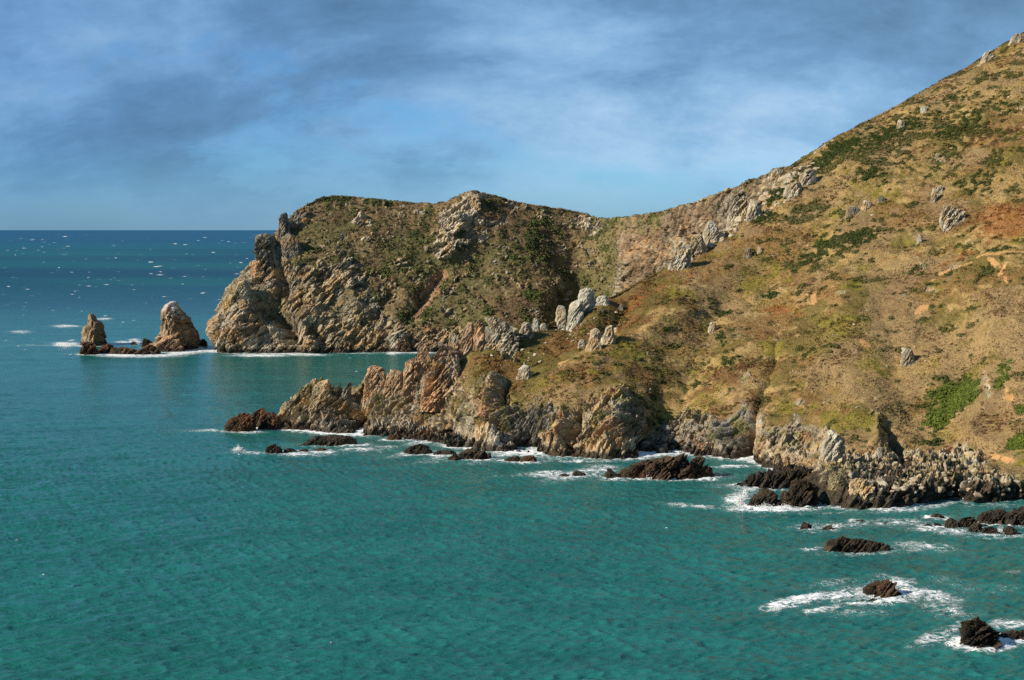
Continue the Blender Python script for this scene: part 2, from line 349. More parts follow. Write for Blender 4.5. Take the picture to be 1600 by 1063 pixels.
ROW_C = [(432, 660, 566), (480, 618, 574), (530, 622, 574), (600, 610, 572), (650, 612, 564), (700, 606, 555), (760, 608, 536), (830, 624, 526), (900, 636, 513), (960, 618, 515), (1000, 645, 513),
 (1030, 668, 517), (1060, 655, 520), (1110, 650, 516), (1150, 632, 510), (1190, 620, 510), (1225, 640, 500), (1255, 640, 500), (1280, 650, 494), (1300, 662, 486), (1340, 668, 478), (1400, 662, 482), (1440, 660, 484),
 (1470, 664, 480), (1495, 668, 476), (1520, 675, 470), (1560, 690, 456), (1600, 708, 443), (1700, 715, 436), (1800, 725, 426), (1950, 740, 412)]
ROW_M = [(432, 658, 566.5), (480, 608, 576), (530, 612, 576), (600, 600, 576), (650, 590, 571), (700, 575, 563), (760, 560, 555), (830, 560, 551), (900, 560, 542), (960, 550, 552), (1050, 540, 560),
 (1130, 500, 575), (1190, 480, 582), (1255, 450, 585), (1340, 440, 572), (1400, 430, 570), (1450, 420, 570), (1520, 418, 560), (1600, 415, 548), (1700, 410, 542), (1800, 400, 540), (1950, 380, 535)]
def build_A():
    u = np.concatenate([np.arange(432, 1620, 1.0), np.arange(1620, 1951, 4.0)])
    W_ = [(p, y, float(waterY(y))) for p, y in ROW_W]
    und = [(p, y+14, float(waterY(y, -7))-3) for p, y in ROW_W]
    rows = [R4(L) for L in (und, W_, ROW_E, ROW_P, ROW_C, ROW_M, SKY_A)]
    G = rowsfn(rows, u)
    und = G[1].copy(); und[:, 2] = -7; und[:, 1] -= 2; G[0] = und
    crest = G[-1]; k = sstep(432, 1250, u)[:, None]
    b1 = crest+np.concatenate([0*k, 14+18*k, -5-3*k], 1); b2 = crest.copy(); b2[:, 1] += 45+60*k[:, 0]; b2[:, 2] = b2[:, 2]*0.35-12; b3 = crest.copy(); b3[:, 1] += 80+170*k[:, 0]; b3[:, 2] = -14
    # the tip closes to the west
    G += [b1, b2, b3]
    nseg = [10, 34, 56, 70, 150, 240, 16, 16, 8]
    S = np.stack(G, 1); vs = [np.linspace(i, i+1, n, endpoint=False) for i, n in enumerate(nseg)]; v = np.append(np.concatenate(vs), len(nseg))
    rows_ = np.cumsum([0]+nseg)
    T = pchip(np.arange(S.shape[1]), S.transpose(1, 0, 2), v).transpose(1, 0, 2)
    top = T.copy(); T = blur(blur(T, 5, 0), 5, 1)
    # keep the traced crest where it was traced
    j = rows_[6]; w = np.exp(-((np.arange(T.shape[1])-j)/14.0)**2)[None, :, None]
    T = T+(top[:, j:j+1]-T[:, j:j+1])*w
    T[0:3, :, :] = T[0:3]-0
    return u, T, rows_
uA, GA, rA = build_A()
PXA, PYA = proj(GA)
jr = rA[6]                                 # crest row
GULL_A = [  # gullies (+ into the hill) and ribs (- out), px py half-width depth in metres
 [(1216, 520, 5, 1.0), (1206, 590, 9, 2), (1176, 640, 8, 4), (1166, 680, 9, 8), (1164, 715, 11, 8)],

 [(908, 640, 5, 3), (900, 670, 9, 9), (892, 700, 8, 6)],
 [(882, 642, 4, -3), (878, 680, 5, -5)],
 [(1012, 680, 10, 5), (1006, 712, 15, 8)],
 [(1388, 662, 5, 2), (1400, 690, 10, 6), (1410, 722, 12, 5)],
 [(1372, 655, 10, -1.5), (1366, 692, 14, -4)],
 [(794, 600, 6, 5), (790, 632, 6, 5)],
 [(772, 592, 16, -4), (766, 640, 22, -8), (772, 700, 26, -7)],
 [(968, 612, 14, -2), (965, 660, 28, -4), (945, 712, 36, -6)],
 [(1118, 650, 16, -3), (1125, 690, 26, -6)], [(1230, 665, 18, -1), (1226, 695, 22, -3)], [(1300, 690, 18, -3), (1290, 715, 26, -4)], [(1080, 650, 10, -3), (1080, 672, 12, -4)], [(865, 690, 14, -5), (868, 715, 18, -6)],
 [(820, 640, 20, 2), (825, 690, 26, 5)],
 [(985, 470, 16, 2.5), (960, 505, 26, 6), (900, 530, 36, 4), (830, 560, 30, 3), (760, 590, 20, 2)],
 [(1060, 490, 30, -3), (1000, 535, 28, -5), (930, 560, 30, -4)],
 [(1130, 470, 26, 3), (1085, 560, 24, 2), (1060, 640, 22, 3)],
 [(1320, 470, 40, -3), (1290, 560, 40, -4), (1260, 620, 30, -2)],
 [(1380, 480, 30, 1), (1400, 560, 36, 1.6), (1425, 640, 26, 1.5)],
 [(1500, 590, 40, 4), (1470, 650, 40, 5)],
 [(1560, 480, 30, -2), (1545, 620, 22, -4), (1530, 690, 18, -4)],
 [(560, 612, 8, 4), (566, 650, 10, 5), (560, 676, 10, 4)],
 [(500, 606, 12, -2), (520, 660, 24, -4)],
 [(650, 610, 14, 2.5), (690, 650, 16, 3), (705, 690, 14, 3)]]
ROCKLINE = [(430, 500), (700, 500), (716, 586), (735, 617), (742, 612), (746, 592), (790, 592), (800, 630), (830, 630), (860, 622), (880, 640), (912, 640), (938, 628), (968, 606), (985, 630), (995, 650), (1012, 677),
 (1030, 676), (1055, 655), (1075, 634), (1088, 660), (1108, 664), (1134, 655), (1150, 642), (1163, 630), (1180, 640), (1200, 655), (1212, 660), (1218, 664), (1222, 666), (1244, 648), (1258, 662), (1270, 664), (1287, 672), (1297, 672),
 (1320, 700), (1345, 706), (1378, 704), (1388, 668), (1402, 672), (1420, 702), (1440, 706), (1480, 702), (1530, 706), (1545, 738), (1600, 748), (1950, 775)]
ROCK_A = [(785, 545, 16, 26, 60, .75), (820, 578, 14, 10, 40, .6), (960, 530, 22, 12, 40, .55), (943, 500, 22, 10, 30, .35), (1212, 528, 6, 24, 0, .65), (1190, 560, 26, 20, 0, .30), (1140, 545, 18, 22, 60, .45),
 (1165, 590, 22, 14, 40, .62), (1290, 500, 20, 10, 45, .40), (1280, 630, 30, 22, 0, .25), (1310, 620, 16, 10, 0, .4), (1010, 620, 8, 26, -20, .45), (1140, 330, 34, 16, 35, .75), (1085, 385, 38, 10, 36, .85),
 (1110, 365, 34, 12, 36, .8), (1165, 330, 30, 14, 40, .8), (1185, 300, 34, 12, 35, .8), (1240, 275, 36, 14, 35, .55), (1260, 270, 14, 8, 35, .7), (1280, 235, 40, 6, 32, .5), (1420, 180, 40, 8, 30, .45), (1345, 320, 40, 7, 14, .40),
 (1488, 335, 22, 12, 15, .55), (1545, 610, 10, 26, 20, .55), (1560, 650, 10, 18, 10, .5), (910, 610, 12, 14, 0, .42), (1240, 655, 40, 18, 0, .35), (1030, 620, 40, 20, 30, .3), (700, 600, 18, 14, 40, .7), (640, 620, 80, 30, 0, .9)]
GREEN_A = [(1310, 378, 52, 16, 8, .95), (1270, 402, 50, 12, 28, .7), (1495, 612, 44, 26, 8, 1.3), (1470, 640, 34, 16, 30, 1.2), (1570, 590, 12, 38, -22, 1.1), (1595, 690, 26, 14, 20, 1.2), (1590, 640, 16, 10, 0, .8), (1135, 482, 18, 7, 10, .95),
 (1205, 460, 18, 6, 10, .9), (1060, 520, 30, 12, 20, .5), (1300, 560, 16, 10, 30, .8), (1250, 565, 30, 8, 20, .7), (760, 580, 30, 20, 50, .85), (840, 550, 50, 20, 15, .7), (800, 600, 30, 14, 20, .5), (960, 490, 28, 12, 30, .7), (1330, 690, 40, 10, 10, .6), (1470, 685, 60, 10, 0, .75),
 (1135, 560, 16, 40, 10, .7), (1195, 345, 24, 7, 30, .8), (1140, 345, 14, 7, 30, .9), (1370, 345, 20, 7, 10, .6), (1500, 205, 60, 16, 10, .7), (1540, 280, 50, 20, 30, .75), (1480, 240, 50, 18, 40, .6), (1400, 205, 70, 12, 32, .8), (1300, 245, 60, 12, 34, .85), (1230, 300, 50, 9, 34, .8),
 (1500, 425, 60, 8, 10, .8), (1570, 390, 40, 5, 8, .8), (1430, 425, 30, 10, 10, .6), (1060, 610, 60, 20, 0, .45), (1230, 610, 40, 20, 0, .4), (1040, 660, 20, 14, 0, .6), (1290, 250, 60, 10, 33, .7), (1540, 190, 60, 30, 30, .55), (1450, 180, 70, 14, 30, .65), (1380, 260, 80, 20, 34, .45)]
RUST_A = [(1575, 345, 60, 32, 10, 1.1), (1530, 210, 60, 30, 20, .6), (1215, 485, 40, 22, 0, .85), (1200, 530, 30, 30, 0, .5), (1440, 395, 90, 9, 12, .6), (1480, 410, 50, 8, 20, .7), (1000, 470, 80, 10, 28, .75), (905, 520, 60, 16, 20, .6), (870, 545, 40, 12, 15, .5), (1470, 230, 40, 20, 30, .5), (1400, 690, 50, 14, 0, .45), (1490, 700, 40, 7, 0, .8), (1060, 440, 60, 8, 28, .5), (1300, 430, 60, 10, 20, .4)]
SOIL_A = [(1271, 470, 6, 8, -20, 1.2), (1262, 465, 5, 3, 0, 1.2), (1480, 424, 30, 3.5, 22, 1.0), (1512, 416, 20, 3.5, 18, 1.0), (1456, 442, 10, 4, 36, 1.0), (1560, 399, 44, 3.5, 6, 1.05), (1595, 397, 20, 4, 12, 1.0), (1552, 412, 14, 5, -30, 1.1), (1566, 428, 6, 16, -24, 1.1), (1572, 440, 5, 8, 0, 1.0), (1350, 541, 20, 7, -20, .85),
 (1442, 480, 16, 6, 25, .9), (1470, 455, 14, 12, 0, .6), (1555, 462, 18, 8, 20, .6), (1575, 620, 14, 18, 0, .8), (1565, 715, 26, 7, -15, 1.0), (962, 500, 5, 22, 0, .9), (968, 520, 10, 10, 0, .7), (878, 565, 14, 8, 30, .7), (1590, 590, 14, 18, 0, .55), (1500, 640, 30, 8, 0, .45), (1375, 675, 10, 14, 0, .8), (1075, 600, 12, 14, 60, .4), (1430, 580, 40, 30, 0, .36), (1330, 640, 30, 14, 0, .4)]
def displace(G, PX, PY, gulls, rock, amp_s, seed, rockscale, style_bed=BED, grassamp=0.5, pxm=1.0):
    n = gnorm(G); sh = G.shape[:2]; P = G.reshape(-1, 3)
    wob = (fbm(P*0.11, 3, seed+50).reshape(sh)-.5)*14*pxm
    D = np.zeros(sh)
    for g in gulls:
        d, a = polyd(PX+wob, PY+wob*0.6, g); D += a*np.exp(-np.abs(d)**1.25*1.15)
    rd = np.zeros(sh); cell = np.full(sh, .5)
    m = (rock > 0.02); idx = np.nonzero(m.ravel())[0]
    d1, c1 = crag(P[idx], rockscale, seed, style_bed, 2.0 if pxm < 1 else 2.6, 3, .45 if pxm < 1 else .9)
    rd.ravel()[idx] = d1; cell.ravel()[idx] = c1
    big = (ridged(P/ (rockscale*3.2), 3, seed+70).reshape(sh)-.55)
    gr = (fbm(P*0.045, 4, seed+80).reshape(sh)-.5)*4.6+(ridged(P*np.array([.05, .09, .12]), 3, seed+83).reshape(sh)-.5)*1.8+(fbm(P*0.35, 3, seed+81).reshape(sh)-.5)*grassamp*1.6
    # n points into or out of the hill: make it point outwards (toward the sea and up)
    s = np.sign(-n[..., 1]+n[..., 2]*0.5); n = n*s[..., None]
    out = -D+rock*(rd*amp_s+big*amp_s*1.3)+(1-rock)*gr
    return n, out, cell
def masksA():
    P = GA.reshape(-1, 3); sh = GA.shape[:2]
    w1 = (fbm(P*0.10, 4, 1).reshape(sh)-.5); w2 = (fbm(P*0.5, 3, 2).reshape(sh)-.5)
    rl = np.interp(PXA, *zip(*ROCKLINE)); a = sstep(-7, 9, PYA-rl+w1*40+w2*24)
    r = ell(PXA, PYA, ROCK_A); b = sstep(.46, .62, r+w1*0.9+w2*0.75-.05)
    rock = np.maximum(a, b)
    # a scatter of small knobs poking through the turf
    k = vor(P*np.array([.16, .16, .2]), 44); kk = sstep(.86, .92, k[2].reshape(sh)-0.25*k[0].reshape(sh))*sstep(.56, .66, fbm(P*.03, 3, 77).reshape(sh)+.08)
    rock = np.maximum(rock, kk*0.9)
    back = np.arange(sh[1])[None, :] > jr+14
    return np.where(back, rock*0.3, rock)
rockA = masksA()
AMPA = 2.3*(1-.6*sstep(700, 650, PYA)*sstep(1090, 1130, PXA))*(1-.45*sstep(1185, 1225, PXA)*sstep(1350, 1310, PXA))
nA, outA, cellA = displace(GA, PXA, PYA, GULL_A, rockA, AMPA, 11, 5.0)
# the crest keeps its traced line apart from small crags
jj = np.arange(GA.shape[1])[None, :]
keep = 1-0.72*np.exp(-((jj-jr)/10.0)**2)
plat = sstep(1235, 1290, PXA)*((jj > rA[1]) & (jj < rA[3])).astype(float)
plat = blur(blur(plat, 4, 1), 4, 0)
PA = GA.reshape(-1, 3)
f1, f2, crr, tl = vor(PA*np.array([.42, .42, .42]), 61); f1b, f2b, crb, tlb = vor(PA*np.array([.16, .2, .2]), 63)
boul = (0.75-f1).reshape(GA.shape[:2])*1.7+(0.8-f1b).reshape(GA.shape[:2])*3.2+(crb.reshape(GA.shape[:2])-.5)*2.6-np.clip(1-(f2-f1)/.18, 0, 1).reshape(GA.shape[:2])*1.0
outA = outA*keep*(1-plat*0.35)+blur(blur(plat*boul, 2, 0), 1, 1)*.42
under = sstep(-1, 2.5, GA[..., 2]); outA = outA*(0.35+0.65*under)
VA = GA+nA*outA[..., None]
# steps in the rock lean with the bedding
def colorsA():
    P = VA.reshape(-1, 3); sh = VA.shape[:2]; px, py = PXA, PYA
    f = lambda s, k, sx=(1, 1, 1), o=4, g=.55: fbm(P*s*np.array(sx), o, k, g).reshape(sh)
    w = f(.10, 21)-.5; w2 = f(.55, 22, (1, 1, 1), 3)-.5; stre = f(.16, 23, (.30, 1.2, 1.8), 5, .68)
    tan, straw, brn, olv = arr(.240, .160, .058), arr(.365, .260, .112), arr(.145, .082, .034), arr(.130, .108, .030)
    c = np.broadcast_to(tan, (*sh, 3)).copy()
    c = lerp(c, straw, sstep(.48, .64, stre+w*0.6)); c = lerp(c, brn, sstep(.50, .62, f(.10, 24, (.5, 1.1, 1.6), 5, .66)+w2*0.5))
    bigp = f(.022, 42, (.6, 1, 1.4), 4, .55)+w*.25; c = lerp(c, straw*.95, sstep(.50, .60, bigp)*.65); c = lerp(c, arr(.190, .108, .044), sstep(.50, .40, bigp)*.6)
    low = sstep(1000, 820, px)*0.15+sstep(620, 700, py)*0.10
    c = lerp(c, olv, sstep(.50, .64, f(.05, 25, (1, 1, 1), 5, .62)+w2*0.35+low)*0.8)
    mossy = arr(.20, .175, .028); c = lerp(c, mossy, sstep(.60, .70, f(.09, 33, (1, 1, 1), 5, .62)+w2*.3+sstep(540, 640, py)*0.07)*0.75)
    drygrey = arr(.27, .19, .105); c = lerp(c, drygrey, sstep(.50, .62, f(.06, 34, (1, 1, 1), 4, .6)+sstep(1250, 1450, px)*sstep(430, 520, py)*0.12)*0.6)
    # heath near the crest: dark green cushions in brown grass
    crestd = sstep(260, 20, py-np.interp(px, [p for p, _, _ in SKY_A], [y for _, y, _ in SKY_A]))*sstep(1150, 1260, px)
    g = ell(px, py, GREEN_A); gm = sstep(.50, .62, g*0.75+w*0.75+w2*1.0+crestd*0.16)
    gm = np.maximum(gm, sstep(.66, .72, f(.20, 26, (.55, 1, 1.5), 4, .6)+crestd*0.125+w2*0.30)*0.75)
    grn = lerp(np.broadcast_to(arr(.040, .055, .012), (*sh, 3)), arr(.095, .13, .020), sstep(.35, .75, f(.4, 27)*.5+ell(px, py, GREEN_A[2:7])*0.5))
    c = lerp(c, grn, gm)
    hf = np.interp(px, [730, 790, 850, 900, 950, 1000, 1040, 1080], [640, 612, 588, 560, 545, 512, 478, 440])   # the hollow lies behind this line
    hol = sstep(4, -10, py-hf+w*22)*sstep(720, 745, px)*sstep(1085, 1010, px)*sstep(-4, 14, py-np.interp(px, [p for p, _, _ in SKY_A], [y for _, y, _ in SKY_A]))
    c = lerp(c, lerp(np.broadcast_to(arr(.115, .095, .026), (*sh, 3)), arr(.155, .082, .028), sstep(.45, .6, f(.12, 41)+w2*.3)), hol*.85)  # olive and rust turf, darkened to paint the shade of the slope facing off-sun
    rm = sstep(.50, .66, ell(px, py, RUST_A)*.75+w*0.8+w2*1.0); c = lerp(c, arr(.24, .092, .030), rm*(1-gm*.7)*0.75)
    so = ell(px, py, SOIL_A); sm = sstep(.58, .74, so*0.85+w*.5+w2*1.0); c = lerp(c, arr(.46, .265, .115)*(0.8+0.4*f(.6, 28)[..., None]), sm)
    c = c*arr(.88, .85, .78)
    # rock by district
    pf = P; ce = cellA.ravel()
    rk = {k: rockcol(pf, ce, k, 5).reshape(*sh, 3) for k in ('pale', 'orange', 'ochre', 'grey', 'slate', 'brown')}
    r = rk['pale'].copy()
    h = P[:, 2].reshape(sh)
    r = lerp(r, rk['ochre'], sstep(.40, .58, f(.06, 29)+sstep(1290, 1230, px)*sstep(700, 780, px)*.05))
    r = lerp(r, rk['grey'], sstep(0, 1, ell(px, py, [(520, 655, 34, 16, 0, .9), (560, 670, 40, 8, 0, .9), (700, 570, 22, 20, 0, 1.), (840, 660, 46, 34, 0, 1.5), (1000, 655, 34, 22, 0, 1.1), (1140, 670, 34, 40, 0, 1.3), (1240, 665, 44, 34, 0, 1.3), (1190, 560, 40, 60, 0, 1.3), (1400, 690, 24, 30, 0, 1.2), (620, 672, 60, 7, 0, .9), (1070, 680, 40, 20, 0, 1.2)])*1.1+w*.6)*.55)
    r = lerp(r, rk['slate'], sstep(.3, .9, ell(px, py, [(830, 665, 40, 28, 0, 1.1), (1150, 665, 22, 34, 0, 1.0), (1200, 560, 14, 40, 0, 1.), (525, 660, 26, 20, 0, .7)])+w*.8)*0.8)
    r = lerp(r, rk['orange'], sstep(.45, .62, ell(px, py, [(690, 575, 40, 30, 40, .8), (590, 590, 30, 16, 20, .8), (920, 625, 20, 30, 60, .9), (880, 665, 7, 24, 0, 1.2), (770, 640, 30, 30, 0, .7), (960, 680, 40, 14, 0, 1.0), (870, 690, 20, 12, 0, .9), (1190, 700, 10, 20, 0, 1), (1290, 722, 50, 10, 0, .8), (1100, 690, 20, 14, 0, .8), (1370, 660, 16, 14, 0, .9)])+w*.7)*.8)
    r = lerp(r, rockcol(pf, ce, 'white', 5).reshape(*sh, 3)*1.1, sstep(.2, .5, ell(px, py, [(1085, 385, 50, 22, 36, 1), (1140, 340, 50, 26, 36, 1), (1200, 295, 50, 22, 34, 1), (1260, 268, 40, 20, 30, 1), (1488, 335, 26, 16, 0, 1)])))
    pl = plat*sstep(2, 4.5, h+w*6); r = lerp(r, lerp(rockcol(pf, crr*.6+.3, 'pale', 8).reshape(*sh, 3), rk['ochre']*.9, sstep(.42, .58, f(.12, 45)+sstep(6.5, 4, h)*.15))*1.0, pl)
    r = lerp(r, rockcol(pf, crr, 'lichen', 8).reshape(*sh, 3), plat*sstep(.5, .66, f(.08, 35)+sstep(5.5, 3.0, h)*0.16)*0.8)
    # turf in the joints of the crags
    mo = sstep(.60, .68, f(.3, 36)+sstep(5, 14, h)*.06)*sstep(4, 8, h); r = lerp(r, arr(.16, .15, .04), mo*.7)
    c = lerp(c, r, np.clip(rockA*1.15, 0, 1))
    return c, gm*(1-rockA)*(1-sm), sm
colA, greenA, soilA = colorsA()
hillA = mesh_obj('hillside', VA.reshape(-1, 3), gridfaces(*VA.shape[:2])[:, ::-1], LAND, colA.reshape(-1, 3), {'rock': rockA.ravel(), 'tide': (plat*3.1).ravel()})
tag(hillA, 'grassy tan hillside dropping to tilted rocky cliffs along the near shore', None, None, 'structure')

# ------------------------------------------------------------------ far headland and the neck that joins it
RB_W = [(322, 340, 553, 921), (345, 352, 553, 915), (380, 378, 554, 912), (430, 430, 555, 910), (480, 480, 554, 913), (520, 520, 554, 914), (560, 562, 552, 918), (620, 620, 552, 919), (660, 662, 551, 922), (700, 700, 548, 928), (800, 800, 545, 934), (845, 845, 540, 940), (875, 872, 530, 970), (905, 900, 525, 990), (945, 945, 525, 985), (985, 985, 530, 930), (1020, 1020, 535, 890), (1080, 1080, 540, 835), (1150, 1150, 545, 785), (1230, 1230, 550, 735), (1330, 1330, 555, 720)]
RB_L = [(322, 324, 520, 940), (345, 346, 505, 926), (380, 372, 505, 920), (430, 424, 500, 926), (480, 474, 496, 922), (520, 515, 496, 926), (560, 560, 498, 930), (620, 620, 500, 932), (660, 660, 500, 936), (700, 700, 498, 940), (800, 800, 488, 948), (845, 845, 480, 956), (875, 875, 475, 976), (905, 905, 472, 994), (945, 945, 475, 985), (985, 985, 475, 935), (1020, 1020, 475, 893), (1080, 1080, 475, 838), (1150, 1150, 475, 788), (1230, 1230, 475, 738), (1330, 1330, 475, 723)]
RB_T = [(322, 367, 445, 957), (345, 380, 440, 948), (380, 398, 440, 940), (430, 440, 436, 938), (480, 484, 430, 938), (520, 525, 430, 942), (560, 563, 432, 947), (620, 625, 436, 952), (660, 665, 436, 960), (700, 705, 434, 965), (800, 800, 425, 975), (845, 845, 425, 985), (875, 875, 425, 995), (905, 905, 428, 1002), (945, 945, 430, 992), (985, 985, 430, 942), (1020, 1020, 430, 898), (1080, 1080, 425, 842), (1150, 1150, 410, 792), (1230, 1230, 390, 744), (1330, 1330, 380, 728)]
RB_M = [(322, 408, 400, 965), (345, 418, 390, 962), (380, 424, 385, 958), (430, 455, 378, 955), (480, 494, 372, 958), (520, 535, 370, 962), (560, 572, 370, 966), (620, 632, 372, 975), (660, 670, 372, 980), (700, 710, 366, 986), (800, 802, 368, 998), (845, 845, 372, 1005), (875, 875, 376, 1012), (905, 905, 382, 1014), (945, 945, 388, 1002), (985, 985, 388, 955), (1020, 1020, 382, 908), (1080, 1080, 370, 850), (1150, 1150, 350, 800), (1230, 1230, 320, 750), (1330, 1330, 300, 734)]
RB_R = [(322, 448, 352, 970), (345, 462, 340, 972), (380, 476, 327, 978), (430, 501, 313, 990), (480, 524, 307, 1000), (520, 555, 309, 1006), (560, 590, 313, 1010), (620, 645, 318, 1016), (660, 684, 319, 1018), (700, 720, 309, 1020), (720, 737, 303, 1020), (760, 771, 308, 1024), (800, 806, 316, 1028), (845, 848, 324, 1032), (875, 878, 328, 1038), (905, 908, 334, 1042), (945, 946, 343, 1030), (965, 968, 342, 1000), (985, 985, 340, 975), (1020, 1020, 334, 925), (1080, 1080, 319, 868), (1112, 1112, 307, 840), (1150, 1150, 292, 815), (1190, 1190, 276, 790), (1214, 1214, 264, 775), (1230, 1230, 262, 765), (1330, 1330, 235, 745)]
GULL_B = [[(436, 415, 8, 4), (450, 450, 12, 6), (425, 480, 10, 6), (470, 530, 10, 6)], [(395, 480, 8, 2), (440, 500, 10, 8), (462, 530, 14, 9)], [(478, 505, 8, 5), (505, 530, 8, 6)], [(470, 500, 14, -6), (486, 540, 16, -6)], [(385, 470, 30, -6), (370, 520, 34, -8)],
 [(540, 430, 16, -3), (560, 500, 20, -4)], [(690, 430, 8, 4), (660, 470, 10, 5), (640, 500, 10, 4)], [(620, 440, 14, 3), (590, 490, 14, 3)], [(735, 305, 26, -3), (715, 350, 30, -5), (700, 400, 26, -4)],
 [(885, 340, 20, .5), (893, 400, 26, 1.5), (888, 470, 24, 3)], [(1000, 345, 14, -3), (985, 390, 14, -5), (985, 450, 14, -5)], [(1030, 340, 8, 3), (1010, 390, 8, 4)], [(1070, 330, 14, -3), (1060, 390, 14, -3)], [(610, 515, 16, -5)]]
def build_B():
    u = np.concatenate([np.arange(322, 930, 1.25), np.arange(930, 1240, 0.45), np.arange(1240, 1331, 1.5)])
    G = rowsfn([RB_W, RB_L, RB_T, RB_M, RB_R], u); und = G[0].copy(); und[:, 2] = np.minimum(und[:, 2], 0)-8; und[:, 1] -= 3
    crest = G[-1]; k = sstep(322, 520, u)[:, None]
    b1 = crest+np.concatenate([20*(1-k), 10+18*k, -4+0*k], 1); b2 = crest.copy(); b2[:, 0] += 40*(1-k[:, 0]); b2[:, 1] += 45+60*k[:, 0]; b2[:, 2] -= 18; b3 = b2.copy(); b3[:, 1] += 160; b3[:, 2] = -10
    G = [und]+G+[b1, b2, b3]; S = np.stack(G, 1)
    # wrap the seaward end round behind
    first = S[0]; wrap = []
    for a, (dx, dy) in enumerate(((60, 130), (34, 70), (12, 26))):
        q = first.copy(); q[:, 0] += dx; q[:, 1] += dy; q[:, 2] = np.minimum(q[:, 2], first[:, 2])-(2.5*(3-a)); wrap.append(q)
    S = np.concatenate([np.stack(wrap), S]); uu = np.concatenate([[292, 302, 312], u])
    # refine the wrap
    fine = np.concatenate([np.linspace(292, 322, 40, endpoint=False), u]); S = pchip(uu, S, fine)
    nseg = [8, 70, 90, 80, 90, 8, 12, 6]
    v = np.append(np.concatenate([np.linspace(i, i+1, n, endpoint=False) for i, n in enumerate(nseg)]), len(nseg)); rows_ = np.cumsum([0]+nseg)
    T = pchip(np.arange(S.shape[1]), S.transpose(1, 0, 2), v).transpose(1, 0, 2)
    top = T.copy(); T = blur(blur(T, 4, 0), 4, 1); j = rows_[5]; w = np.exp(-((np.arange(T.shape[1])-j)/10.0)**2)[None, :, None]
    return fine, T+(top[:, j:j+1]-T[:, j:j+1])*w, rows_
uB, GB, rB = build_B(); PXB, PYB = proj(GB); jrB = rB[5]; shB = GB.shape[:2]
CLB = [(300, 300), (440, 340), (452, 372), (475, 398), (505, 398), (540, 400), (570, 408), (585, 440), (600, 470), (620, 500), (660, 515), (700, 505), (760, 498), (820, 505), (900, 560), (955, 560), (962, 440), (975, 350), (990, 338), (1330, 230)]
ROCK_B = [(735, 320, 22, 14, 30, .9), (715, 350, 34, 22, 20, 1.1), (760, 350, 42, 10, 0, .8), (740, 375, 36, 14, 10, .95), (695, 388, 24, 18, 20, 1.1), (770, 352, 20, 10, 0, .6), (785, 343, 14, 8, 0, .6), (565, 345, 16, 14, 0, .7), (600, 370, 40, 12, 0, .5), (555, 380, 30, 10, 0, .55), (625, 372, 16, 8, 0, .6),
 (805, 325, 30, 6, -20, .6), (770, 410, 18, 7, 15, .6), (915, 350, 26, 12, -30, .65), (935, 350, 12, 14, 0, .6), (840, 490, 18, 16, -40, .7), (600, 450, 30, 30, 40, .55), (680, 490, 60, 14, 0, .55), (540, 400, 60, 20, 0, .5), (470, 345, 24, 14, 30, .7), (590, 470, 30, 26, 0, .55), (620, 455, 14, 14, 0, .5)]
GREEN_B = [(840, 345, 20, 10, 10, 1.1), (835, 375, 22, 20, 60, .9), (845, 400, 26, 30, 70, .8), (830, 460, 22, 10, 0, 1.), (880, 400, 40, 50, 0, .35), (800, 400, 30, 20, 30, .55), (900, 440, 50, 40, 0, .35), (530, 312, 30, 5, 0, 1.), (600, 318, 50, 4, 0, .8), (560, 320, 50, 7, 0, .5), (650, 370, 60, 30, 0, .45), (690, 420, 60, 20, 0, .3), (420, 495, 30, 12, 10, .9), (470, 515, 20, 10, 0, .7), (440, 425, 20, 8, 40, .6), (640, 500, 40, 12, 0, .5), (660, 490, 14, 12, 0, .7), (870, 335, 50, 5, -15, .6), (890, 420, 44, 60, 0, .45), (780, 308, 20, 4, -20, .9)]
def masksB():
    P = GB.reshape(-1, 3); w1 = fbm(P*0.05, 4, 101).reshape(shB)-.5; w2 = fbm(P*0.25, 3, 102).reshape(shB)-.5
    rl = np.interp(PXB, *zip(*CLB)); a = sstep(-8, 10, PYB-rl-12+w1*70+w2*50); turf = sstep(.5, .62, fbm(P*.035, 4, 103).reshape(shB)+w2*.3)*sstep(540, 470, PYB)*sstep(950, 900, PXB)
    a = a*(1-turf*.75); b = sstep(.44, .58, ell(PXB, PYB, ROCK_B)+w1*0.8+w2*1.0-.08)
    k = sstep(.64, .70, fbm(P*.22, 3, 105).reshape(shB)+(w1)*.2)*0.8
    return np.maximum(np.maximum(a, b), k)
rockB = masksB()
nB, outB, cellB = displace(GB, PXB, PYB, GULL_B, rockB, 3.0, 131, 7.5, BED, 0.8, 0.7)
jb = np.arange(shB[1])[None, :]; outB = outB*(1-0.75*np.exp(-((jb-jrB)/8.0)**2))
wr = sstep(318, 330, uB)[:, None]*1.0; outB = outB*(0.55+0.45*wr)
outB = outB*(0.35+0.65*sstep(-1, 3, GB[..., 2]))
VB = GB+nB*outB[..., None]
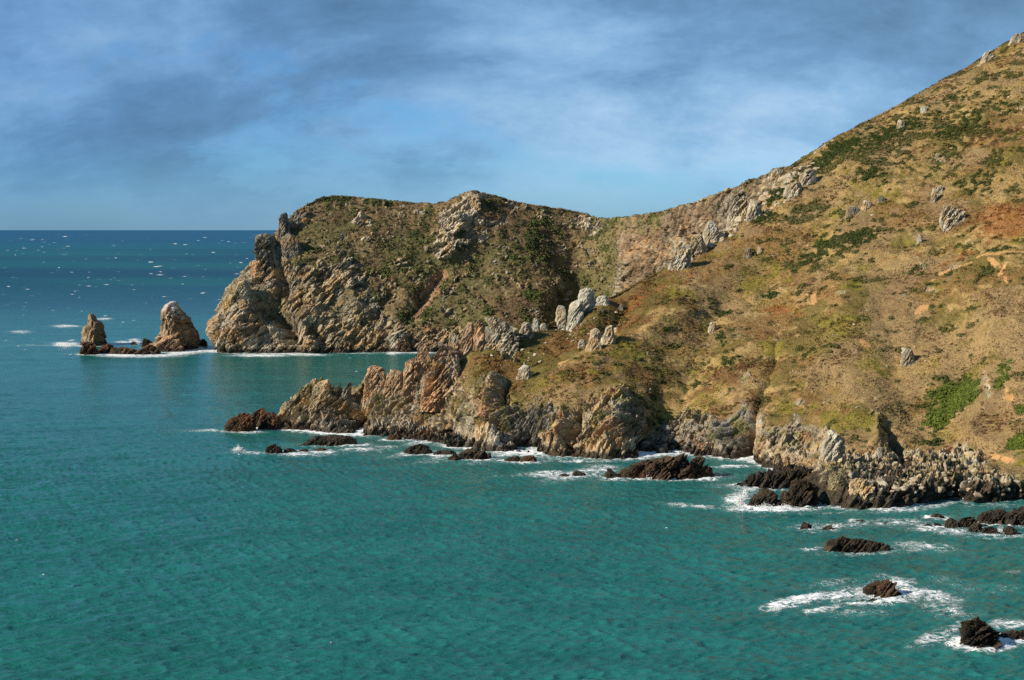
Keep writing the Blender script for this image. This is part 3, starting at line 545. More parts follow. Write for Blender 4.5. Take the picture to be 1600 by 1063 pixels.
def colorsB():
    P = VB.reshape(-1, 3); px, py = PXB, PYB; sh = shB
    f = lambda s, k, o=4, g=.55: fbm(P*s, o, k, g).reshape(sh)
    w = f(.05, 121)-.5; w2 = f(.3, 122, 3)-.5
    c = np.broadcast_to(arr(.155, .108, .052), (*sh, 3)).copy(); c = lerp(c, arr(.225, .165, .080), sstep(.5, .64, f(.06, 123, 5, .65))); c = lerp(c, arr(.110, .074, .036), sstep(.52, .64, f(.045, 124, 5)+w2*.4))
    c = lerp(c, arr(.115, .105, .038), sstep(.5, .62, f(.03, 125)+w2*.3)*.8)
    gm = sstep(.5, .62, ell(px, py, GREEN_B)*.72+w*.7+w2*1.3); gm = np.maximum(gm, sstep(.62, .68, f(.12, 126, 4, .6))*.7)
    c = lerp(c, lerp(np.broadcast_to(arr(.045, .055, .018), (*sh, 3)), arr(.075, .10, .022), sstep(.45, .6, f(.2, 127))), gm)
    ce = cellB.ravel(); rk = {k: rockcol(P, ce, k, 25).reshape(*sh, 3) for k in ('pale', 'grey', 'orange', 'ochre', 'slate')}
    r = lerp(rk['pale']*0.85, rk['ochre']*.82, sstep(.42, .56, f(.03, 128)+w*.4)*.8); r = lerp(r, rk['grey'], sstep(.54, .66, f(.035, 129)+w*.3)*.7)
    r = lerp(r, rk['pale']*1.12, sstep(.3, .6, ell(px, py, [(735, 320, 26, 16, 30, 1), (715, 350, 36, 24, 20, 1), (770, 350, 40, 12, 0, 1), (700, 388, 28, 22, 20, 1), (565, 345, 18, 16, 0, .9), (600, 370, 44, 12, 0, .8), (915, 350, 26, 14, -30, .8)])+w*.4))
    r = lerp(r, rk['slate'], sstep(.5, .9, ell(px, py, [(445, 450, 14, 20, 40, 1.), (460, 500, 30, 24, 0, .9), (420, 390, 20, 20, 0, .5)])+w*.5)*.7)
    r = lerp(r, rk['orange']*.8, sstep(.35, .6, ell(px, py, [(380, 520, 40, 24, 0, .7), (1010, 380, 50, 40, 0, .8), (1080, 350, 60, 30, 0, .8)])+w*.7)*.6)
    r = lerp(r, arr(.46, .41, .35)*(.7+.6*f(.5, 133)[..., None]), sstep(.55, .66, ell(px, py, [(352, 500, 18, 28, 20, .95), (375, 500, 22, 14, 0, .8), (365, 470, 10, 14, 0, .6)])*.7+w*.5+w2*.9))
    brown = arr(.165, .115, .072); r = lerp(r, brown*(.7+.6*f(.25, 134)[..., None]), sstep(965, 1000, px)*sstep(.42, .54, f(.06, 135)+w2*.3)*.75)
    c = lerp(c, r, np.clip(rockB*1.15, 0, 1))
    so = ell(px, py, [(690, 430, 10, 8, 30, 1.1), (676, 448, 16, 14, 60, 1.1), (660, 475, 6, 22, -25, 1.1), (668, 462, 10, 14, 0, 1.), (610, 436, 10, 6, 30, .7), (1022, 378, 6, 4, 0, 1.), (665, 515, 8, 8, 0, .8)])
    c = lerp(c, arr(.27, .16, .085)*(.7+.6*f(.4, 136)[..., None]), sstep(.5, .62, so+w*.5+w2*.5))
    return c, gm*(1-rockB)
colB, greenB = colorsB()
headB = mesh_obj('headland', VB.reshape(-1, 3), gridfaces(*shB)[:, ::-1], LAND, colB.reshape(-1, 3), {'rock': rockB.ravel()})
tag(headB, 'dark grassy headland ending in a broken rocky sea cliff', None, None, 'structure')

# ------------------------------------------------------------------ rocks as single things
qxA, qyA = proj(VA); VAf = VA[:, :jr+1].reshape(-1, 3); qxf, qyf = qxA[:, :jr+1].ravel(), qyA[:, :jr+1].ravel()
qxB, qyB = proj(VB); VBf = VB[:, :jrB+1].reshape(-1, 3); qbx, qby = qxB[:, :jrB+1].ravel(), qyB[:, :jrB+1].ravel()
def onland(px, py, which='A'):
    X, Y_, V = (qxf, qyf, VAf) if which == 'A' else (qbx, qby, VBf)
    d = (X-px)**2+(Y_-py)**2; i = np.argsort(d)[:6]; return V[i[np.argmin(V[i, 1])]]
FOOT = []                                  # water-line footprints for the foam: x, y, rx, ry
ROCKN = 0
def rock(name, label, cat, x0, x1, yt, yb, prof=(.5, 1, .6), style='dark', on='sea', depth=0.6, lean=0.0, group=None, sharp=.5, rough=1.0, wet=1.0, Yoff=0.0, facet=1):
    global ROCKN
    ROCKN += 1; s = 300+ROCKN*13
    if on == 'sea': Yb = float(waterY(yb)); base = pt((x0+x1)/2, yb, Yb)
    elif on in 'AB' : base = onland((x0+x1)/2, yb, on)
    else: base = pt((x0+x1)/2, yb, on)
    Yb = base[1]; wid = (x1-x0)*Yb/F
    dp = max(wid*depth, 0.8)
    Yc = Yb+dp*0.5 if on == 'sea' else Yb+dp*0.25+Yoff
    xc = ((x0+x1)/2-800)/F*Yc*1.0
    xc = float(pt((x0+x1)/2, (yt+yb)/2, Yc)[0]); wid = (x1-x0)/F*math.hypot(Yc, H)*0.985
    ztop = float(pt((x0+x1)/2, yt, Yc)[2]); zb = 0.0 if on == 'sea' else base[2]
    hgt = max(ztop-zb, 0.4); sink = min(max(1.6, hgt*.35), 5) if on == 'sea' else max(hgt*0.55, dp*0.75)
    pxw, pxh = (x1-x0), (yb-yt)
    nu = int(np.clip(pxw*1.15+10, 16, 190)); nv = int(np.clip((pxh+pxw*depth*.5)*1.9+12, 18, 150))
    a = (1-np.cos(np.linspace(0, math.pi, nu)))/2; a = a*0.6+np.linspace(0, 1, nu)*0.4
    pr = pchip(np.linspace(0, 1, len(prof)+2), np.array([0.0, *prof, 0.0]), a); 
    ed = np.clip(1-(2*a-1)**2, 0, 1)**(0.30 if on != 'sea' else 0.45)
    t = np.linspace(0, math.pi, nv)
    ct, st_ = np.cos(t), np.sin(t); e = 0.5 if on != 'sea' else 0.7
    cy = -np.sign(ct)*abs(ct)**e; cz = st_**(0.55+sharp*0.45)
    X = (a-.5)[:, None]*wid+0*t[None]; hh = hgt*pr
    Z = (hh[:, None]+sink*ed[:, None])*cz[None]-sink
    Yl = cy[None]*(dp/2)*ed[:, None]*(1-0.35*sharp*np.clip(cz[None], 0, 1))
    X = X*(1-0.10*np.clip(cz[None], 0, 1)*sharp)+lean*np.clip(Z, 0, None)
    G = np.stack([X, Yl, Z], -1); n = gnorm(G); cen = G-np.array([0, 0, -sink*.3]); sg = np.sign((n*cen).sum(-1, keepdims=True)); sg[sg == 0] = 1; n = n*sg
    Wd = G+np.array([xc, Yc, zb]); P = Wd.reshape(-1, 3)
    sz = min(max(wid, hgt), 2.5*min(wid, hgt))
    d, ce = crag(P, max(sz*(.36 if on == 'sea' else .26), .55), s, BED, 2.2, 4, 1.4); big = ridged(P/(sz*.7), 3, s+5)-.5
    if style in ('dark', 'brown') and wet == 1.0: wet = .35 if style == 'dark' else .5
    amp = min(wid, hgt*1.5, dp*1.4)*(.17 if on == 'sea' else .125)*rough
    edge = np.minimum(1, 4*np.minimum(a, 1-a)+.15)[:, None]
    out = (d*amp+big*amp*1.4+(fbm(P*1.3, 3, s+6)-.5)*amp*.5).reshape(nu, nv)*edge
    V = G+n*out[..., None]
    # broad flat faces, as the stone breaks along its joints
    q = np.random.default_rng(s); Vf = V.reshape(-1, 3).copy(); hs = np.array([wid/2, dp/2, max(hgt, .5)])
    for k in range(int((9 if on == 'sea' else 13)*facet)):
        a_ = q.uniform(0, 2*math.pi); nn = np.array([math.cos(a_), math.sin(a_)*1.2, q.uniform(-.12, .45) if k % 4 else q.uniform(1.2, 3)]); nn /= np.linalg.norm(nn)
        dd_ = Vf@nn; c0_ = np.quantile(dd_[Vf[:, 2] > -sink*.4], q.uniform(.84, .96)); Vf -= np.clip(dd_-c0_, 0, None)[:, None]*nn*0.85
    up_ = Vf[:, 2] > 0; Vf[:, 0] = (Vf[:, 0]-(Vf[up_, 0].min()+Vf[up_, 0].max())/2)*(wid/max(np.ptp(Vf[up_, 0]), .1)); Vf[up_, 2] *= hgt/max(Vf[:, 2].max(), .1)
    if facet:
        d3, _ = crag(Vf+np.array([xc, Yc, zb]), max(sz*.11, .35), s+40, BED, 1.8, 2); Vf += n.reshape(-1, 3)*(d3*amp*.33*np.repeat(edge[:, 0], nv))[:, None]
    V = Vf.reshape(nu, nv, 3); colr = rockcol(P, ce, style, s)
    if style == 'guano': pass
    o = mesh_obj(name, V.reshape(-1, 3), gridfaces(nu, nv), LAND, colr, {'rock': np.full(len(P), wet)})
    o.location = (xc, Yc, zb); tag(o, label, cat, group)
    if on == 'sea': FOOT.append((xc, Yc, wid/2, dp/2))
    return o
def crown(o, col, z0, z1, side=None):      # a stain of its own on the top of a rock (droppings, lichen)
    me = o.data; n = len(me.vertices); v = np.empty(n*3, np.float32); me.vertices.foreach_get('co', v); v = v.reshape(-1, 3)
    c = np.empty(n*4, np.float32); me.color_attributes['Col'].data.foreach_get('color', c); c = c.reshape(-1, 4)
    k = sstep(z0, z1, v[:, 2]+(fbm(v*.35+3, 4, 9)-.5)*abs(z1-z0)*3.5)
    if side is not None: k = k*sstep(side[0], side[1], v[:, 0]+(fbm(v*.3, 3, 8)-.5)*4)
    c[:, :3] = lerp(c[:, :3], arr(*col), k); me.color_attributes['Col'].data.foreach_set('color', c.ravel())

def loft(name, label, cat, rows, yb, depth=.6, style='orange', rough=1.0, skew=0.0, group=None):
    """tall rock from its outline: rows of (py, xleft, xright) from the top to the base"""
    global ROCKN
    ROCKN += 1; s = 300+ROCKN*13
    rows = np.array(rows, float); Yb = float(waterY(yb)); wmax = (rows[:, 2]-rows[:, 1]).max()/F*Yb; dp = wmax*depth; Yc = Yb+dp*.5
    q = np.linspace(rows[0, 0], rows[-1, 0], 110); L_ = np.interp(q, rows[:, 0], rows[:, 1]); R_ = np.interp(q, rows[:, 0], rows[:, 2])
    PL = pt(L_, q, Yc); PR = pt(R_, q, Yc); zc = PL[:, 2]; xl, xr = PL[:, 0], PR[:, 0]; x0 = (xl[-1]+xr[-1])/2
    zc = np.append(zc, -4.0); xl = np.append(xl, xl[-1]-1); xr = np.append(xr, xr[-1]+1)
    th = np.linspace(0, 2*math.pi, 120, endpoint=False)
    c, sn = np.cos(th), np.sin(th); sq = 1.3; cx = np.sign(c)*abs(c)**sq; cy = np.sign(sn)*abs(sn)**sq
    hw = (xr-xl)/2; mid = (xr+xl)/2; dd = np.minimum(hw*1.0, 1e9)*depth*1.15+0.12*dp
    dd[0] *= .3; G = np.stack([mid[:, None]+hw[:, None]*(cx+skew*(1-abs(cx))*(sn < 0)), Yc+dd[:, None]*cy+0*hw[:, None], zc[:, None]+0*cx[None]], -1)
    topc = G[0].mean(0, keepdims=True)+np.array([0, 0, .3]); cap = np.stack([topc+(G[0]-topc)*k for k in (0.05, .4, .75)]); cap[:, :, 2] = zc[0]+np.array([.5, .4, .2])[:, None]
    G = np.concatenate([cap, G]); nu, nv = G.shape[:2]; n = G-np.stack([np.interp(np.arange(nu), np.arange(3, 3+len(mid)), mid), np.full(nu, Yc), np.interp(np.arange(nu), np.arange(3, 3+len(mid)), zc)], -1)[:, None]
    n[:3, :, 2] += 1; n /= np.maximum(np.linalg.norm(n, axis=-1, keepdims=True), 1e-6)
    P = G.reshape(-1, 3); hgt = zc[0]; sz = min(wmax, hgt)
    bed = frame((-.95, .25, .18)); d, ce = crag(P, sz*.34, s, bed, 1.7, 3, .8); big = ridged(P/(sz*.8), 3, s+4)-.5
    amp = sz*.095*rough*np.clip(np.repeat(np.clip(np.concatenate([[.1, .2, .3], hw/hw.max()*1.6+.2]), 0, 1), nv), 0, 1)
    V = P+n.reshape(-1, 3)*((d+big*1.2)*amp)[:, None]; base = np.array([x0, Yc, 0])
    V2 = np.concatenate([V-base]); Fc = []
    i = np.arange((nu-1)*nv); r_, c_ = i//nv, i % nv; c2 = (c_+1) % nv; Fc = np.stack([r_*nv+c_, (r_+1)*nv+c_, (r_+1)*nv+c2, r_*nv+c2], -1)
    o = mesh_obj(name, V2, Fc, LAND, rockcol(P, ce, style, s), {'rock': np.ones(len(P))}); o.location = base
    tag(o, label, cat, group); FOOT.append((x0, Yc, hw[-1], dd[-1])); return o

s1 = loft('sea_stack', 'squat brown sea stack with a thin finger of rock on top, left of the reef', 'sea stack',
     [(491, 140, 145), (495, 138.5, 148), (501, 138, 151), (503.5, 138.5, 158), (508, 136.5, 160.5), (513, 131, 161), (520, 129, 162), (530, 128, 163), (536, 127.5, 166), (541, 127, 166)], 541, 1.1, 'stack', .8, .45)
crown(s1, (.50, .47, .42), 19, 23, (2, 5))
s2 = loft('sea_stack', 'tall brown sea stack with a white dropping stained crown by the headland', 'sea stack',
     [(472, 266, 274), (475, 260, 276.5), (480, 256, 280), (486, 254, 285), (493, 254.5, 292), (502, 255.5, 298), (513, 257, 304), (520, 255, 307), (526, 249, 309), (534, 243, 310), (542, 238, 310), (548, 236, 309)], 549, 1.2, 'stack', .8, 0)
crown(s2, (.60, .56, .50), 23, 31, (-14, 3))

T = [
 # name, label, x0, x1, ytop, ybase, prof, style, kwargs
 ('reef_rock', 'rusty round reef rock below the squat sea stack', 123, 156, 535, 555, (.5, .95, 1, .7, .5), 'brown', {}),
 ('reef_rock', 'small rusty knob on the reef between the two stacks', 152, 180, 537, 553.5, (.5, 1, .8), 'brown', {}),
 ('reef_rock', 'low ragged brown ridge of the reef joining the two stacks', 170, 220, 541.5, 554.5, (.8, .5, 1, .6, .7, .5), 'brown', {'depth': .3}),
 ('reef_rock', 'brown reef rock at the left foot of the tall stack', 206, 252, 538, 555, (.3, .6, 1, .8), 'brown', {'depth': .4}),
 ('reef_rock', 'dark square block perched behind the reef near the tall stack', 220, 239, 529, 544, (.95, 1, .95), 'dark', {}),
 ('reef_rock', 'tiny black rock awash in foam behind the far reef', 205, 213, 534.5, 539, (.6, 1), 'dark', {}),
 ('reef_rock', 'small brown rock in the gap between tall stack and headland', 308, 324, 529.5, 542, (.7, 1, .8), 'brown', {}),
 ('reef_rock', 'brown buttress rock at the tall stack front', 236, 290, 524, 551, (.5, 1, .85, .5), 'orange', {'depth': .5}),
 ('shore_rock', 'rust brown rock at the very tip of the spur', 348, 400, 646, 677, (.35, .75, 1, .9), 'brown', {}),
 ('shore_rock', 'tallest peaked brown rock in the trio off the spur tip', 392, 422, 638, 670, (.6, 1, .7), 'brown', {}),
 ('shore_rock', 'rounded brown rock touching the end of the spur', 402, 440, 645, 673, (.6, .95, 1, .8), 'brown', {}),
 ('shore_rock', 'long flat black slab awash off the spur', 464, 561, 679, 699, (.25, .6, .8, .95, 1, 1), 'dark', {'depth': .28, 'rough': .7}),
 ('shore_rock', 'round black rock at the left end of the foam off the spur', 414, 442, 694, 710, (.7, 1, .8), 'dark', {}),
 ('shore_rock', 'low black rock just right of the round black rock in foam', 442, 466, 700, 708, (.5, 1, .6), 'dark', {}),
 ('shore_rock', 'small black rock in foam before the flat black slab', 466, 484, 701, 707, (.8, 1, .6), 'dark', {}),
 ('shore_rock', 'thin black rock in foam below the slab right end', 484, 512, 700, 706.5, (.6, 1, .7), 'dark', {}),
 ('shore_rock', 'small orange rock in the water under the spur cliff', 602, 632, 679, 690, (.5, 1, .6), 'brown', {}),
 ('shore_rock', 'rusty weed covered ledge at the foot of the spur cliff', 634, 700, 671, 689, (.4, .7, 1, .8, .9), 'brown', {'depth': .35}),
 ('shore_rock', 'grey triangular rock at the foot of the buttress', 697, 728, 678, 701, (.6, 1, .7), 'slate', {}),
 ('shore_rock', 'dark humped rock with foam off the middle of the spur', 628, 676, 693, 713, (.3, .7, 1, .9), 'dark', {}),
 ('shore_rock', 'low dark rock linking two humped rocks below the buttress', 672, 714, 703, 714, (.7, .5, 1, .6), 'dark', {'depth': .4}),
 ('shore_rock', 'dark humped rock directly below the buttress', 712, 769, 700, 720, (.4, .9, 1, .6, .4), 'dark', {}),
 ('shore_rock', 'little brown rock at the left foot of the hump below the buttress', 699, 718, 709, 720, (.7, 1), 'brown', {}),
 ('shore_rock', 'left of two low brown rocks off the ribbed dark cliff', 786, 815, 712, 723, (.5, 1, .6), 'brown', {}),
 ('shore_rock', 'right of two low brown rocks off the ribbed dark cliff', 812, 840, 711, 724.5, (.5, 1, .7), 'brown', {}),
 ('shore_rock', 'flat brown rock barely showing in foam before the orange cliff', 871, 892, 740, 746, (.7, 1), 'brown', {}),
 ('shore_rock', 'small black wedge rock in foam before the orange cliff', 894, 916, 736, 746.5, (.6, 1, .7), 'dark', {}),
 ('shore_rock', 'pointed black rock just left of the big jagged islet', 943, 973, 732, 748, (.4, 1, .4, .3), 'dark', {}),
 ('islet', 'big jagged brown islet with leaning points before the scree cove', 965, 1118, 710, 751, (.30, .62, .95, .80, 1.0, .84, .80, .62, .72, .55, .3), 'brown', {'depth': .34, 'rough': 1.3}),
 ('shore_rock', 'long low black reef reaching out left of the boulder shore', 1146, 1300, 729, 764, (.30, .42, .5, .7, .9, 1, .8), 'dark', {'depth': .22, 'rough': 1.2}),
 ('shore_rock', 'black rock struck by a white splash at the boulder shore corner', 1165, 1223, 765, 795, (.45, .6, 1, .7, .35), 'dark', {}),
 ('shore_rock', 'slim dark rock between the splashed rock and the boulder shore', 1218, 1235, 767, 793, (.8, 1, .7), 'brown', {}),
 ('shore_rock', 'large weedy dark rock at the seaward end of the boulder shore', 1230, 1284, 748, 795, (.6, .9, 1, .9), 'dark', {'depth': .7}),
 ('shore_rock', 'small two pointed rock in foam left of the little round rock', 1250, 1271, 815, 829, (.4, .9, .5, .2), 'brown', {}),
 ('shore_rock', 'little round rock in foam above the long black slab', 1284, 1304, 821, 830, (.6, 1, .6), 'brown', {}),
 ('shore_rock', 'tiny rock nearly covered by foam right of the round rock', 1333, 1351, 812, 818, (.6, 1), 'brown', {}),
 ('shore_rock', 'tiny pointed rock in the long foam streak', 1376, 1387, 816, 821, (.6, 1), 'brown', {}),
 ('islet', 'long flat topped black slab standing alone in the bay', 1284, 1390, 838, 866, (.85, 1, .92, .98, .8, .45), 'dark', {'depth': .4}),
 ('islet', 'brown double humped rock ringed by white surf', 1347, 1409, 905, 935, (.35, 1, .85, .8, .5), 'brown', {}),
 ('shore_rock', 'small wet brown rock left in front of the surf ringed rock', 1332, 1354, 938, 945, (.6, 1, .6), 'brown', {}),
 ('shore_rock', 'small wet brown rock right in front of the surf ringed rock', 1353, 1376, 935, 943, (.6, 1, .6), 'brown', {}),
 ('islet', 'craggy dark peaked rock nearest the camera at lower right', 1496, 1566, 962, 1016, (.45, .8, 1, .7, .78, .4), 'dark', {'depth': .7, 'facet': .3, 'rough': 1.1}),
 ('islet', 'low dark rock trailing out of the right edge beside the peaked rock', 1556, 1660, 979, 1004, (.6, .7, .6, .8, .9, .6), 'dark', {'depth': .3}),
 ('shore_rock', 'brown rounded rock alone in the channel before the boulder shore', 1452, 1476, 802, 812, (.7, 1, .8), 'brown', {}),
 ('shore_rock', 'leftmost low black rock of the reef at the right edge', 1438, 1458, 818, 826, (.6, 1), 'dark', {}),
 ('shore_rock', 'low black rock second from the left end of the right edge reef', 1456, 1473, 817, 826, (.8, 1), 'dark', {}),
 ('shore_rock', 'upright brown black rock third from left in the right reef', 1474, 1498, 809, 827, (.7, 1, .8), 'dark', {}),
 ('shore_rock', 'black peaked rock in the middle of the right edge reef', 1494, 1530, 806, 827, (.6, 1, .7, .8), 'dark', {}),
 ('shore_rock', 'front brown block of the right edge reef', 1512, 1536, 816, 834, (.7, 1, .8), 'dark', {}),
 ('shore_rock', 'tall ragged brown mass at the right edge reef back', 1526, 1580, 796, 822, (.7, 1, .75, .9), 'dark', {}),
 ('shore_rock', 'jagged black rocks of the reef reaching out of frame', 1566, 1650, 788, 826, (.6, .8, .7, 1, .7), 'dark', {'rough': 1.2}),
 ('shore_rock', 'low front black rock of the right edge reef above the slab', 1532, 1562, 822, 838, (.8, 1, .6), 'dark', {}),
 ('shore_rock', 'low black rock at the right edge reef front corner', 1566, 1592, 822, 838, (.6, 1, .7), 'dark', {}),
]
for nm, lb, x0, x1, yt, yb, pr, sty, kw in T: rock(nm, lb, 'rock', x0, x1, yt, yb, pr, sty, **kw)

